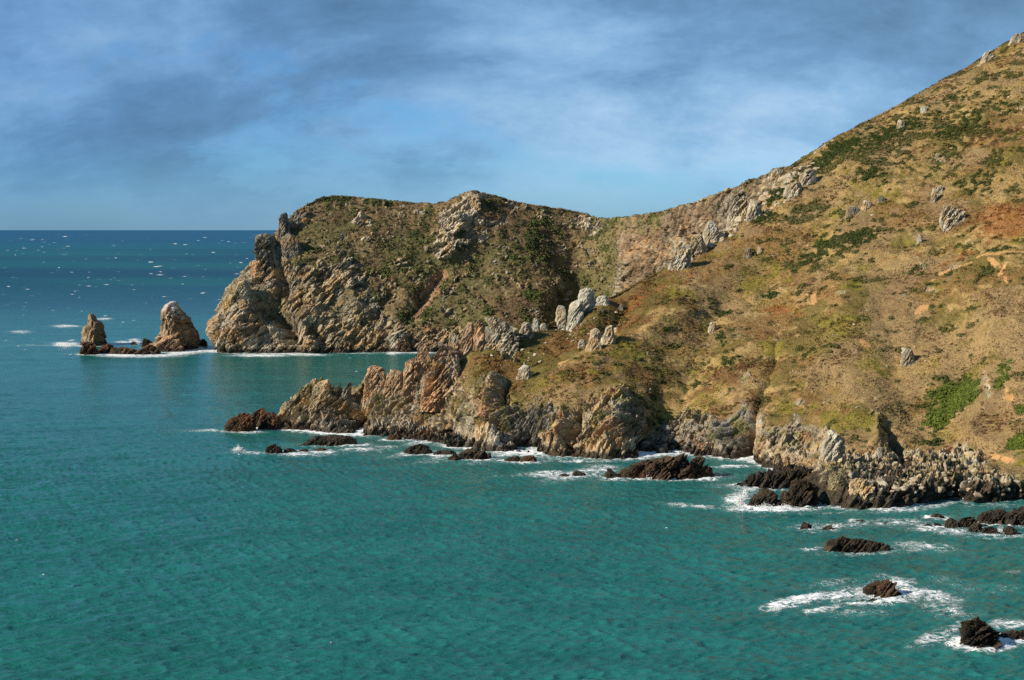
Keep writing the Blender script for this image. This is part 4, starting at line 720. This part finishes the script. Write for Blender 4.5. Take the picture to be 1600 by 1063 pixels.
TL = [
 ('rock_pinnacle', 'orange crag standing up from the middle of the spur ridge', 568, 605, 571, 612, (.7, 1, .95, .7), 'orange', 'A', {}),
 ('rock_pinnacle', 'low row of orange knobs on the ridge left of the leaning tooth', 600, 632, 577, 606, (.7, .6, 1, .8), 'orange', 'A', {}),
 ('rock_pinnacle', 'leaning orange tooth with a dark shaded right side on the ridge', 640, 674, 533, 588, (.45, .75, 1, .85), 'orange', 'A', {'lean': .10}),
 ('rock_pinnacle', 'stepped orange block at the left foot of the leaning tooth', 628, 656, 560, 596, (.6, .9, 1), 'orange', 'A', {}),
 ('rock_pinnacle', 'big rounded orange and grey rock mass below the ridge teeth', 662, 722, 538, 606, (.35, .65, .95, 1, .7), 'orange', 'A', {'depth': .5, 'facet': .45, 'rough': 1.3}),
 ('rock_pinnacle', 'slim pale tooth left of the tall twin teeth', 699, 719, 520, 552, (.7, 1, .7), 'pale', 'A', {}),
 ('rock_pinnacle', 'left of the tall twin teeth on the near ridge', 716, 742, 503, 553, (.45, .8, 1), 'orange', 'A', {'lean': .12}),
 ('rock_pinnacle', 'right of the tall twin teeth, pale topped with a dark side', 738, 758, 499, 546, (.8, .95, 1), 'orange', 'A', {'lean': .08}),
 ('rock_outcrop', 'broad broken grey outcrop right of the twin teeth', 754, 812, 494, 546, (.45, 1, .95, .7, .75, .4), 'pale', 'A', {'depth': .5, 'rough': 1.3}),
 ('boulder', 'angular pale boulder with a dark left face on the ridge', 810, 834, 503, 525, (.7, 1, .8), 'pale', 'A', {}),
 ('boulder', 'upright white stone beside the angular boulder on the ridge', 830, 843, 497, 517, (.8, 1, .7), 'white', 'A', {}),
 ('boulder', 'small white stone just right of the upright white stone', 843, 856, 505, 516, (.8, 1), 'white', 'A', {}),
 ('rock_pinnacle', 'standing white slab left of the large white crag', 867, 885, 477, 512, (.75, 1, .8), 'white', 'A', {'lean': .06, 'rough': .7}),
 ('rock_pinnacle', 'lower half of the large white crag on the ridge', 881, 912, 466, 511, (.5, .9, 1, .8), 'white', 'A', {'lean': .12, 'rough': .8}),
 ('rock_pinnacle', 'round white head of the large crag on the ridge', 901, 932, 450, 484, (.75, 1, .98, .7), 'white', 'A', {'rough': .9}),
 ('rock_outcrop', 'flat white slab lying right of the large white crag', 929, 953, 462, 476, (.5, .8, 1), 'white', 'A', {}),
 ('rock_outcrop', 'upper white block of the outcrop in the grassy hollow', 920, 942, 513, 532, (.7, 1, .8), 'pale', 'A', {}),
 ('rock_outcrop', 'lower white block of the outcrop in the grassy hollow', 915, 940, 527, 546, (.7, 1, .8), 'pale', 'A', {}),
 ('rock_outcrop', 'grey slab at the right side of the hollow outcrop', 938, 962, 508, 536, (.5, .8, 1), 'pale', 'A', {}),
 ('boulder', 'small white block left of the hollow outcrop', 903, 916, 530, 541, (.8, 1), 'white', 'A', {}),
 ('boulder', 'grey boulder alone above the grassy hollow', 966, 974, 475, 484, (.9, 1), 'grey', 'A', {}),
 ('boulder', 'dark boulder under the crest above the grassy hollow', 935, 945, 481, 488, (.9, 1), 'slate', 'A', {}),
 ('rock_outcrop', 'white angular stones in the turf above the buttress', 806, 832, 570, 592, (.6, 1, .7), 'white', 'A', {}),
 ('rock_outcrop', 'pale block with a dark right side above the scree', 1062, 1090, 655, 680, (.7, 1, .8), 'pale', 'A', {}),
 ('rock_pinnacle', 'whitest upright crag at the foot of the hillside', 1280, 1322, 672, 718, (.45, .75, 1, .95, .5), 'white', 'A', {'depth': .5}),
 ('rock_outcrop', 'left pointed grey cone by the inlet', 1186, 1210, 714, 742, (.6, 1, .7), 'grey', 'A', {}),
 ('rock_outcrop', 'middle pointed cone by the inlet', 1207, 1225, 708, 742, (.7, 1, .7), 'ochre', 'A', {}),
 ('rock_outcrop', 'right pointed cone by the inlet', 1222, 1238, 712, 740, (.7, 1, .6), 'ochre', 'A', {}),
 ('boulder', 'yellow green lichened boulder on the edge of the boulder shore', 1293, 1324, 737, 760, (.9, 1, .8), 'lichen', 'A', {'depth': .8, 'wet': .3}),
 ('boulder', 'big ochre boulder right of the lichened boulder', 1326, 1366, 746, 768, (.7, 1, .9, .6), 'ochre', 'A', {'depth': .6, 'wet': .6}),
 ('boulder', 'white stone cap at the edge of the boulder shore', 1369, 1379, 698, 711, (.9, 1), 'white', 'A', {}),
 ('rock_outcrop', 'brown ledge between the islet and the scree cove', 1080, 1120, 690, 722, (.7, 1, .8), 'orange', 'A', {'depth': .5}),
 ('boulder', 'lone dark boulder on open grass below the rock band', 1161, 1176, 387, 402, (.9, 1, .8), 'grey', 'A', {}),
 ('boulder', 'small pale stone uphill of the lone dark boulder', 1182, 1191, 385, 394, (.8, 1), 'pale', 'A', {}),
 ('rock_outcrop', 'lowest white crag of the rock band where it meets the skyline slope', 1044, 1080, 384, 420, (.4, .7, 1, .9), 'white', 'A', {'rough': 1.2}),
 ('rock_outcrop', 'second white crag up the rock band', 1076, 1104, 366, 396, (.6, 1, .8), 'white', 'A', {'rough': 1.2}),
 ('rock_outcrop', 'third white crag up the rock band', 1098, 1126, 344, 378, (.6, 1, .8), 'white', 'A', {'rough': 1.2}),
 ('rock_outcrop', 'pale tall crag of the rock band under the skyline', 1166, 1192, 311, 340, (.6, 1, .7), 'pale', 'A', {}),
 ('rock_outcrop', 'wide pale crag beside the top of the brown cliff', 1138, 1172, 296, 330, (.7, 1, .8), 'pale', 'A', {}),
 ('rock_outcrop', 'white leaning slabs just under the skyline', 1248, 1276, 265, 285, (.5, 1, .7), 'pale', 'A', {'lean': .2}),
 ('rock_outcrop', 'scattered pale ledge left below the leaning slabs', 1224, 1256, 283, 305, (.5, .7, 1, .6), 'pale', 'A', {}),
 ('rock_outcrop', 'pale rock knob breaking the skyline at the top of the rock band', 1204, 1228, 263, 276, (.7, 1, .6), 'pale', 'A', {}),
 ('rock_outcrop', 'left end of the short stone row on the middle slope', 1321, 1343, 322, 335, (.6, 1, .9), 'grey', 'A', {}),
 ('rock_outcrop', 'middle of the short stone row on the middle slope', 1345, 1368, 313, 326, (.8, 1, .6), 'pale', 'A', {}),
 ('boulder', 'top right stone of the short stone row', 1372, 1383, 306, 314, (.9, 1), 'slate', 'A', {}),
 ('rock_outcrop', 'upright white crag above the broad grey crag on the slope', 1454, 1464, 294, 315, (.7, 1), 'white', 'A', {}),
 ('boulder', 'pale stone on the right shoulder of the upright white crag', 1463, 1474, 289, 302, (.8, 1), 'pale', 'A', {}),
 ('rock_outcrop', 'broad grey crag alone high on the right slope', 1469, 1510, 321, 352, (.7, .95, 1, .7), 'pale', 'A', {'rough': 1.3}),
 ('boulder', 'white stone below the broad grey crag', 1433, 1441, 366, 379, (.8, 1), 'white', 'A', {}),
 ('boulder', 'white stone high on the slope under the skyline', 1438, 1449, 165, 174, (.8, 1), 'white', 'A', {}),
 ('boulder', 'pair of pale stones downhill left of the high white stone', 1401, 1414, 187, 199, (.8, 1), 'pale', 'A', {}),
 ('boulder', 'tiny pale stone in the middle of the upper slope', 1461, 1468, 239, 246, (.8, 1), 'pale', 'A', {}),
 ('rock_outcrop', 'pale crag on the skyline near the top right', 1533, 1553, 79, 93, (.5, 1, .8), 'pale', 'A', {}),
 ('rock_outcrop', 'topmost pale crag where the skyline leaves the frame', 1578, 1604, 52, 66, (.5, .8, 1), 'pale', 'A', {}),
 ('rock_outcrop', 'grey white rock lying in scrub on the lower right slope', 1407, 1430, 543, 568, (.6, 1, .7), 'pale', 'A', {'rough': 1.2}),
 ('boulder', 'cream stone in turf left above the long gully', 1106, 1119, 503, 518, (.6, 1), 'white', 'A', {}),
 ('rock_pinnacle', 'jagged twin points at the top of the first spur crag', 484, 520, 593, 630, (.6, 1, .8, .6), 'ochre', 'A', {'lean': .2}),
 ('rock_pinnacle', 'small dark fin on the shoulder of the first spur crag', 528, 550, 598, 625, (.3, .6, 1), 'grey', 'A', {'lean': .3}),
 ('rock_pinnacle', 'grey thumb of rock at the top left corner of the headland', 433, 455, 332, 376, (.85, 1, .8), 'grey', 'B', {'depth': .9, 'sharp': -.1, 'facet': .5}),
 ('rock_outcrop', 'pale crag beside the grey thumb on the headland skyline', 457, 482, 324, 342, (.6, 1, .8), 'grey', 'B', {}),
 ('rock_pinnacle', 'cluster of vertical rock columns on the headland edge', 397, 434, 365, 414, (.93, .95, 1, .98), 'grey', 'B', {'depth': .9, 'sharp': -.1, 'facet': .4, 'rough': 1.3}),
 ('rock_outcrop', 'pinkish shelf under the vertical columns', 392, 410, 406, 430, (.9, 1, .8), 'orange', 'B', {'depth': .8}),
 ('rock_outcrop', 'grey pillars right of the vertical columns', 436, 472, 366, 402, (.6, .9, .8, 1, .6), 'grey', 'B', {}),
 ('rock_outcrop', 'jutting block on the seaward slope of the headland', 364, 392, 436, 462, (.6, .9, 1), 'pale', 'B', {}),
 ('rock_outcrop', 'pointed knob low on the seaward slope of the headland', 349, 367, 456, 478, (.6, 1, .8), 'ochre', 'B', {}),
 ('rock_outcrop', 'pale grey block at the foot of the headland above the cove', 598, 636, 517, 545, (.5, 1, .9, .6), 'pale', 'B', {}),
 ('rock_outcrop', 'dark ledge at the waterline of the far cove', 612, 646, 532, 557, (.5, 1, .7), 'brown', 'B', {'depth': .5}),
 ('rock_outcrop', 'long grey ledge above the far cove behind the near tooth', 640, 706, 531, 553, (.8, 1, .9, .9), 'grey', 'B', {'depth': .3}),
 ('rock_outcrop', 'summit crag on the headland skyline', 722, 752, 302, 322, (.5, 1, .8), 'pale', 'B', {}),
]
for nm, lb, x0, x1, yt, yb, pr, sty, on, kw in TL: rock(nm, lb, {'rock_pinnacle': 'rock pinnacle', 'boulder': 'boulder', 'rock_outcrop': 'rock outcrop', 'buttress': 'rock outcrop'}[nm], x0, x1, yt, yb, pr, sty, on, **kw)

# ------------------------------------------------------------------ loose boulders: each an object, a few shapes shared
def boulder_mesh(k, style, r=1.0):
    nu, nv = 16, 11; th = np.linspace(0, 2*math.pi, nu, endpoint=False); ph = np.linspace(0.02, math.pi-.02, nv)
    D = np.stack([np.cos(th)[:, None]*np.sin(ph), np.sin(th)[:, None]*np.sin(ph), np.cos(ph)[None]+0*th[:, None]], -1).reshape(-1, 3)
    q = np.random.default_rng(50+k); pl = q.normal(size=(13, 3)); pl /= np.linalg.norm(pl, axis=1, keepdims=True); off = q.uniform(.62, .95, 13)
    dd = D@pl.T; rr = np.min(np.where(dd > .12, off/np.maximum(dd, .12), 9), 1); rr = np.minimum(rr, 1.25)
    V = D*rr[:, None]*np.array([1, q.uniform(.7, 1), q.uniform(.55, .85)])*(1+.12*(fbm(D*3+k, 3, k)-.5)[:, None])
    i = np.arange(nu*(nv-1)); a, b = i//(nv-1), i % (nv-1); a2 = (a+1) % nu; Fc = np.stack([a*nv+b, a*nv+b+1, a2*nv+b+1, a2*nv+b], -1)
    return V*r, Fc, rockcol(V*3+k*9, np.full(len(V), q.uniform(.3, .8)), style, k)
def boulder_set(name, style, n): 
    L_ = []
    for k in range(n):
        V, Fc, col = boulder_mesh(k+hash(len(name)) % 7, style); L_.append((V, Fc, col))
    return L_
def scatter(name, label, group, pts, sizes, style, seed, wet=.5):
    q = np.random.default_rng(seed); protos = []
    for k in range(5):
        V, Fc, col = boulder_mesh(k+seed, style); o = mesh_obj(name, V, Fc, LAND, col, {'rock': np.full(len(V), wet)}); protos.append(o)
    for i, (p, s) in enumerate(zip(pts, sizes)):
        if i < 5: o = protos[i]
        else: o = protos[i % 5].copy(); C.collection.objects.link(o)
        o.location = p; o.scale = (s, s*q.uniform(.8, 1.1), s*q.uniform(.7, 1.05)); o.rotation_euler = (q.uniform(-.4, .4), q.uniform(-.4, .4), q.uniform(0, 6.28))
        tag(o, label, name, group)
def pick(poly, n, seed, jmin=0, jmax=None):
    q = np.random.default_rng(seed); px, py = qxA[:, :jr], qyA[:, :jr]; x, y = np.array(poly).T; ins = np.zeros(px.shape, bool); j = len(x)-1
    for i in range(len(x)):
        c = ((y[i] > py) != (y[j] > py)) & (px < (x[j]-x[i])*(py-y[i])/(y[j]-y[i]+1e-9)+x[i]); ins ^= c; j = i
    I = np.argwhere(ins & (VA[:, :jr, 2] > 1.0)); I = I[q.choice(len(I), n)]; return VA[:, :jr][I[:, 0], I[:, 1]]
p = pick([(1345, 735), (1400, 718), (1450, 712), (1530, 706), (1560, 738), (1600, 748), (1600, 778), (1480, 776), (1380, 770), (1330, 750)], 120, 3)
scatter('boulder', 'pale boulder lying on the boulder shore at the foot of the right hillside', 'boulders of the boulder shore', p, np.random.default_rng(4).gamma(3, .22, 120)+.25, 'pale', 21, .8)
p = pick([(1010, 678), (1030, 672), (1060, 664), (1090, 664), (1105, 690), (1110, 705), (1030, 708), (1008, 698)], 75, 5)
scatter('boulder', 'grey boulder in the scree of the small cove behind the jagged islet', 'boulders of the scree cove', p, np.random.default_rng(6).gamma(4, .26, 75)+.35, 'grey', 31, .7)
p = pick([(700, 600), (720, 590), (780, 530), (850, 520), (960, 480), (975, 510), (900, 545), (830, 575), (760, 615), (720, 620)], 60, 7)
scatter('stone', 'small white stone in the turf of the hollow behind the buttress', 'white stones in the turf hollow', p, np.random.default_rng(8).gamma(3, .12, 60)+.2, 'white', 41, 0)
p = pick([(1050, 420), (1140, 340), (1250, 262), (1290, 250), (1240, 310), (1180, 350), (1110, 390), (1070, 415)], 120, 9)
scatter('stone', 'pale stone of the rock band below the skyline of the hill', 'stones of the rock band', p, np.random.default_rng(10).gamma(3, .35, 120)+.4, 'pale', 51, 0)
p = pick([(1150, 450), (1400, 190), (1590, 90), (1590, 380), (1400, 420), (1590, 640), (1300, 650), (1150, 600)], 45, 12)
scatter('stone', 'small grey stone half hidden in the grass of the open slope', 'stones on the open slope', p, np.random.default_rng(13).gamma(3, .12, 45)+.2, 'pale', 61, 0)
p = pick([(560, 640), (700, 600), (800, 650), (980, 640), (1000, 700), (900, 710), (760, 700), (600, 675)], 30, 14)
scatter('boulder', 'broken block resting on the near cliff ledges', 'blocks on the cliff ledges', p, np.random.default_rng(15).gamma(3, .3, 30)+.3, 'ochre', 71, 1)

# ------------------------------------------------------------------ ground cover
def cover(name, label, V, cols, msk, n, seed, kind, hmin, hmax, far=False):
    q = np.random.default_rng(seed); E1 = np.diff(V, axis=0)[:, :-1]; E2 = np.diff(V, axis=1)[:-1]; A = np.linalg.norm(np.cross(E1, E2), axis=-1)*msk[:-1, :-1]
    cdf = np.cumsum(A.ravel()); idx = np.searchsorted(cdf, q.random(n)*cdf[-1]); i, j = np.unravel_index(np.minimum(idx, A.size-1), A.shape)
    a, b = q.random(n), q.random(n); P = V[i, j]+E1[i, j]*a[:, None]+E2[i, j]*b[:, None]; c = cols[i, j]
    h = q.uniform(hmin, hmax, n)*(.35+1.3*fbm(P*.14, 3, seed+7))
    if kind == 'blade':
        K = 5; P = np.repeat(P, K, 0); c = np.repeat(c, K, 0); h = np.repeat(h, K)*q.uniform(.6, 1.1, n*K); N_ = n*K
        ang = q.uniform(0, 6.28, N_); r = q.uniform(0, .45, N_)*h; o = np.stack([np.cos(ang)*r, np.sin(ang)*r, 0*r-.05], -1); a2 = q.uniform(0, 6.28, N_)
        wv = np.stack([np.cos(a2), np.sin(a2), 0*a2], -1)*(h*.22)[:, None]; tip = np.stack([np.cos(ang)*.35*h+.30*h, np.sin(ang)*.35*h+.08*h, h], -1)
        Vt = np.stack([P+o-wv, P+o+wv, P+o+tip], 1).reshape(-1, 3); br = q.uniform(.82, 1.28, N_); cc = np.repeat(c*br[:, None], 3, 0)
    else:
        K = 26 if not far else 14; P = np.repeat(P, K, 0); c = np.repeat(c, K, 0); h = np.repeat(h, K); N_ = n*K
        d = q.normal(size=(N_, 3)); d /= np.linalg.norm(d, axis=1, keepdims=True); d[:, 2] = abs(d[:, 2])*.75; ctr = P+d*(h*q.uniform(.6, 1.05, N_))[:, None]
        e1 = q.normal(size=(N_, 3)); e1 -= d*(e1*d).sum(1, keepdims=True)*.6; e1 /= np.linalg.norm(e1, axis=1, keepdims=True); e2 = np.cross(d, e1); sz = (h*.36)[:, None]
        Vt = np.stack([ctr-e1*sz, ctr+e1*sz*.6+e2*sz, ctr+e1*sz*.5-e2*sz*.9], 1).reshape(-1, 3); br = q.uniform(.7, 1.35, N_); cc = np.repeat(c*br[:, None], 3, 0)
    o = mesh_obj(name, Vt, np.arange(len(Vt)).reshape(-1, 3), LEAF, cc); tag(o, label, None, None, 'stuff'); return o
frontA = (jj <= jr+6) & (uA[:, None] < 1640)
vegA = np.clip(1-rockA*1.4, 0, 1)*(1-soilA)*frontA*(VA[..., 2] > 5)
cover('dry_grass', 'dry tan grass tussocks covering the near hillside', VA, colA*1.06, vegA*(1-greenA*.7), 130000, 1, 'blade', .24, .58)
cover('gorse_scrub', 'low green gorse and heather cushions on the near hillside', VA, colA*1.0, vegA*np.clip(greenA*1.2-.1, 0, 1), 11000, 2, 'bush', .35, .95)
brk = vegA*(1-greenA)*sstep(.56, .64, fbm(VA.reshape(-1, 3)*np.array([.07, .1, .12]), 4, 505).reshape(vegA.shape))
cover('bracken', 'brown and rusty bracken clumps scattered through the hillside grass', VA, colA*np.array([.62, .52, .5]), brk, 3600, 9, 'bush', .3, .75)
frontB = (jb <= jrB+5)*(uB[:, None] > 330)
vegB = np.clip(1-rockB*1.4, 0, 1)*frontB*(VB[..., 2] > 8)
cover('heath_scrub', 'dark heath and bramble cushions on the far headland', VB, colB*1.05, vegB*(0.08+greenB), 13000, 3, 'bush', .5, 1.5, True)

# ------------------------------------------------------------------ sea
def build_sea():
    py = np.concatenate([np.linspace(358.03, 362, 14), np.arange(362.5, 560, .8), np.arange(560, 1100, 1.0), np.arange(1104, 1500, 12)])
    px = np.concatenate([np.arange(-900, -60, 24.0), np.arange(-60, 1660, 1.7), np.arange(1672, 2500, 24.0)])
    Yv = np.minimum(waterY(py), 90000); Yv[0] = 90000
    PX, YY = np.meshgrid(px, Yv, indexing='ij'); sp = np.abs(np.gradient(Yv))[None, :]
    X = (PX-800)/F*YY; sh = X.shape
    P = np.stack([X.ravel(), YY.ravel(), np.zeros(X.size)], -1); Z = np.zeros(sh)
    for lam, amp, sx, k in ((40, .38, .40, 1), (17, .24, .35, 2), (8, .28, .28, 3), (4.4, .46, .26, 4), (2.6, .50, .30, 5), (1.6, .36, .38, 6)):
        fade = sstep(.8, 2.2, lam/sp)
        ca, sa = math.cos(.34+.13*(k-4)), math.sin(.34+.13*(k-4)); Q = np.stack([(P[:, 0]*ca+P[:, 1]*sa)*sx/lam, (-P[:, 0]*sa+P[:, 1]*ca)/lam, np.full(len(P), k*3.3)], -1)
        m = (fade > 0)[0]
        v = vnoise(Q*2.0, 900+k).reshape(sh); v = 1-np.abs(2*v-1)**1.1 if k in (3, 4, 5) else v
        Z += amp*(v-.5)*fade
    QX, QY = PX, np.broadcast_to(np.interp(Yv, Yv[::-1], py[::-1]) if False else py[None, :], sh)
    # colour of the water body: green over sand near the shore, blue cloud-shadow bands painted offshore
    t = lambda s, k, sx=1.0, o=4: fbm(P*np.array([s*sx, s, 0])+k, o, k).reshape(sh)
    c = np.broadcast_to(arr(.013, .122, .112), (*sh, 3)).copy()
    c = lerp(c, arr(.009, .118, .110), sstep(600, 900, YY)*.9); c = lerp(c, arr(.005, .085, .098), sstep(1000, 1500, YY))
    c = lerp(c, arr(.005, .095, .118), sstep(1800, 4500, YY)*.8)
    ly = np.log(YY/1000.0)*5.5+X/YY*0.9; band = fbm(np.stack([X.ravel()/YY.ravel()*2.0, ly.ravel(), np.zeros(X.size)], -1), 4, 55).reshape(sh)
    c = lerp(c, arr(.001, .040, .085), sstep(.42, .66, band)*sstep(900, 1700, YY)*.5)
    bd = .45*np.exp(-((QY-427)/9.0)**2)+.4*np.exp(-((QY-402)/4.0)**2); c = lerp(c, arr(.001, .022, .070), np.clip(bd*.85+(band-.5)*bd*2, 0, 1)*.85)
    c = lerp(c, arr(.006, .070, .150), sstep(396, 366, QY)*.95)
    c = lerp(c, arr(.012, .11, .082), sstep(.55, .75, t(.02, 66, .6))*.35*sstep(900, 600, YY))
    # foam: around every rock, along both shores, in streaks and whitecaps
    fo = np.zeros(sh); n1 = t(.07, 71, .6, 3); n2 = t(.25, 72, .6, 3)
    for (x, y, rx, ry) in FOOT:
        m = (np.abs(X-x) < rx*2.6+14) & (np.abs(YY-y) < ry*2+22)
        if not m.any(): continue
        dx, dy = X[m]-x, YY[m]-y; d = (np.sqrt((dx/(rx+1))**2+(dy/(ry+1))**2)-1)*min(rx, ry+2); g = np.exp(-np.clip(d, 0, None)/(1.2+.25*rx**.7)); fo[m] = np.maximum(fo[m], g*(.05+1.15*n1[m]))
    wl = pchip([p for p, _ in ROW_W], [float(waterY(y)) for _, y in ROW_W], np.clip(px, 432, 1950)); d = wl[:, None]-YY
    side = sstep(425, 440, PX); fo = np.maximum(fo, side*np.exp(-np.clip(d, 0, None)/6.5)*(n1*1.8-.05)*(d > -30))
    wb = pchip([r[1] for r in RB_W], [r[3] for r in RB_W], np.clip(px, 340, 840)); d = wb[:, None]-YY
    fo = np.maximum(fo, sstep(330, 345, PX)*sstep(760, 700, PX)*np.exp(-np.clip(d, 0, None)/9)*(n1*1.7-.1)*(np.abs(d) < 60))
    FO = [(320, 674, 40, 3, 0, .75), (380, 677, 30, 2.5, 0, 1.1), (465, 668, 14, 6, 0, 1.), (400, 708, 50, 3, 0, .8), (480, 709, 60, 5, 0, 1.15), (560, 704, 50, 4, 0, .8), (600, 700, 30, 3, 0, .6), (370, 704, 14, 3, 0, .8),
     (670, 690, 40, 6, 8, .95), (640, 712, 50, 4, 8, .8), (700, 716, 60, 6, 8, .85), (740, 724, 40, 4, 0, .5), (780, 712, 30, 3, 0, .8), (820, 722, 50, 4, 0, .7), (900, 722, 60, 3, 0, .75), (860, 742, 50, 5, 0, .85), (910, 742, 60, 9, 8, .95), (980, 750, 60, 5, 0, .85), (800, 745, 50, 2, 3, .5), (940, 730, 30, 4, 0, .8),
     (1150, 730, 36, 3, 0, 1.1), (1110, 749, 16, 2, 0, 1.1), (1080, 792, 46, 4, -5, .85), (1150, 782, 20, 12, 30, .95), (1200, 797, 60, 5, 0, 1.15), (1170, 770, 30, 10, 0, .75), (1200, 765, 50, 4, 0, .8), (1260, 798, 50, 4, 0, .8), (1340, 804, 80, 3, 0, .7), (1470, 792, 60, 5, 10, .75), (1570, 792, 50, 4, 0, .7),
     (1270, 826, 30, 8, 0, .95), (1330, 822, 70, 7, 4, .85), (1400, 818, 60, 6, 0, .8), (1350, 806, 60, 3, 0, .5), (1480, 832, 70, 6, -6, .85), (1560, 840, 60, 4, 0, .8), (1440, 798, 40, 4, 5, .8), (1270, 861, 24, 3, 0, .9), (1340, 868, 60, 4, 0, .9), (1450, 857, 60, 8, -4, .85), (1420, 862, 40, 5, 0, .8),
     (1225, 947, 30, 7, 12, 1.), (1270, 938, 50, 9, 14, 1.05), (1330, 930, 50, 10, 10, 1.05), (1290, 955, 40, 6, 10, .9), (1300, 915, 60, 7, 8, .5), (1410, 915, 40, 10, 0, 1.1), (1450, 930, 70, 18, -10, .75), (1400, 940, 50, 8, 0, .95), (1480, 945, 60, 24, -20, .55), (1510, 915, 60, 10, -10, .45), (1350, 960, 60, 8, 0, .5),
     (1470, 1000, 40, 12, 20, .75), (1500, 985, 30, 9, 20, .8), (1540, 1014, 50, 7, 0, .95), (1590, 976, 40, 6, 0, .9), (1600, 1004, 40, 6, 0, .9), (1590, 920, 30, 6, 0, .55), (1595, 895, 20, 3, 0, .6), (1390, 903, 30, 3, 0, .5), (1395, 1022, 20, 3, -12, .55),
     (100, 539, 24, 4, 0, 1.1), (60, 540, 40, 2, 0, .6), (100, 510, 26, 2.5, 0, 1.), (30, 519, 20, 2.5, 0, .9), (190, 536, 14, 3, 0, .9), (208, 535, 12, 5, 0, 1.1), (140, 553, 30, 2, 0, .9), (190, 556, 40, 3, 0, 1.1), (240, 557, 50, 3, 0, 1.05), (290, 551, 50, 4, 5, 1.15), (330, 548, 22, 4, 0, 1.1), (400, 556, 60, 2.4, 0, 1.), (480, 555, 40, 2.2, 0, .95), (560, 552, 40, 2, 0, .8), (610, 553, 10, 2, 0, .8), (160, 499, 16, 2, 0, .8), (560, 712, 90, 3, 0, .35)]
    fo = np.maximum(fo, ell(QX, QY, FO)*(.56+.6*(n1-.3)+.6*(n2-.5)))
    q = np.random.default_rng(5)
    for _ in range(1150):
        if q.random() < .95: cx, cy, w_, h_ = q.uniform(-40, 1640), 366+194*q.random(), q.uniform(1.2, 5.0), q.uniform(.30, .55)
        else: cx, cy, w_, h_ = q.uniform(-40, 1640), q.uniform(540, 1060), q.uniform(.8, 3.0), q.uniform(.4, .7)
        if q.random() < .07: w_ *= 2; h_ *= 1.3
        i0, i1 = np.searchsorted(px, [cx-w_*2.4, cx+w_*2.4]); j0, j1 = np.searchsorted(py, [cy-h_*3-w_*.4, cy+h_*3+w_*.4])
        if i1 <= i0 or j1 <= j0: continue
        dx = (PX[i0:i1, j0:j1]-cx)/w_; dy = (QY[i0:i1, j0:j1]-cy-dx*w_*q.uniform(-.14, .08))/h_; g = np.exp(-(dx*dx+dy*dy))*(.42+.95*q.random()**3)*(.5+n2[i0:i1, j0:j1]); fo[i0:i1, j0:j1] = np.maximum(fo[i0:i1, j0:j1], g)
    fo = np.clip(fo, 0, 1.2); Z += fo*.35*sstep(6000, 1000, YY)
    V = np.stack([X, YY, Z], -1)
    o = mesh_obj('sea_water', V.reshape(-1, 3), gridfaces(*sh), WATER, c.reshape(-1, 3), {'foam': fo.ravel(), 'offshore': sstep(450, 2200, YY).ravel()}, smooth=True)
    tag(o, 'choppy teal sea turning deep blue toward the horizon', None, None, 'structure')
    # the rest of the sea, behind and beside the view
build_sea()

# ------------------------------------------------------------------ spray thrown up where waves break
def spray():
    q = np.random.default_rng(77); Vs = []
    for (cx, cy, w_, h_, n) in [(a, b, c, d, int(e*2.6)) for a, b, c, d, e in ((462, 668, 7, 12, 260), (1160, 788, 9, 20, 420), (1168, 780, 8, 22, 360), (1200, 796, 24, 9, 420), (1232, 795, 14, 8, 200), (1015, 748, 9, 8, 200), (368, 703, 6, 8, 120), (208, 538, 7, 6, 120), (100, 540, 14, 4, 100), (1395, 928, 14, 8, 200), (1350, 932, 20, 6, 160), (1220, 951, 10, 7, 100), (1574, 832, 5, 12, 160), (1555, 1005, 10, 8, 160))]:
        Yw = float(waterY(cy))-1.5; s = Yw/F; u = q.normal(0, .45, n); v = np.abs(q.normal(0, .5, n))
        c = np.stack([(cx-800)*s+u*w_*s, Yw+q.normal(0, 1, n), .1+v*h_*s*(1-.5*np.abs(u))], -1)
        sz = (q.uniform(.05, .17, n)*(1.2-.5*np.clip(v, 0, 1)))[:, None, None]*s/.2
        tet = np.array([(1, 1, 1), (1, -1, -1), (-1, 1, -1), (-1, -1, 1)])*.7
        Vs.append(c[:, None]+tet[None]*sz*q.uniform(.6, 1.2, (n, 1, 3)))
    V = np.concatenate(Vs).reshape(-1, 3); b = np.arange(len(V)//4)[:, None]*4
    Fc = np.concatenate([b+np.array(f) for f in ((0, 1, 2), (0, 3, 1), (0, 2, 3), (1, 3, 2))])
    o = mesh_obj('sea_spray', V, Fc, SPRAY, smooth=True); tag(o, 'white spray thrown up by waves against the rocks', None, None, 'stuff')
spray()
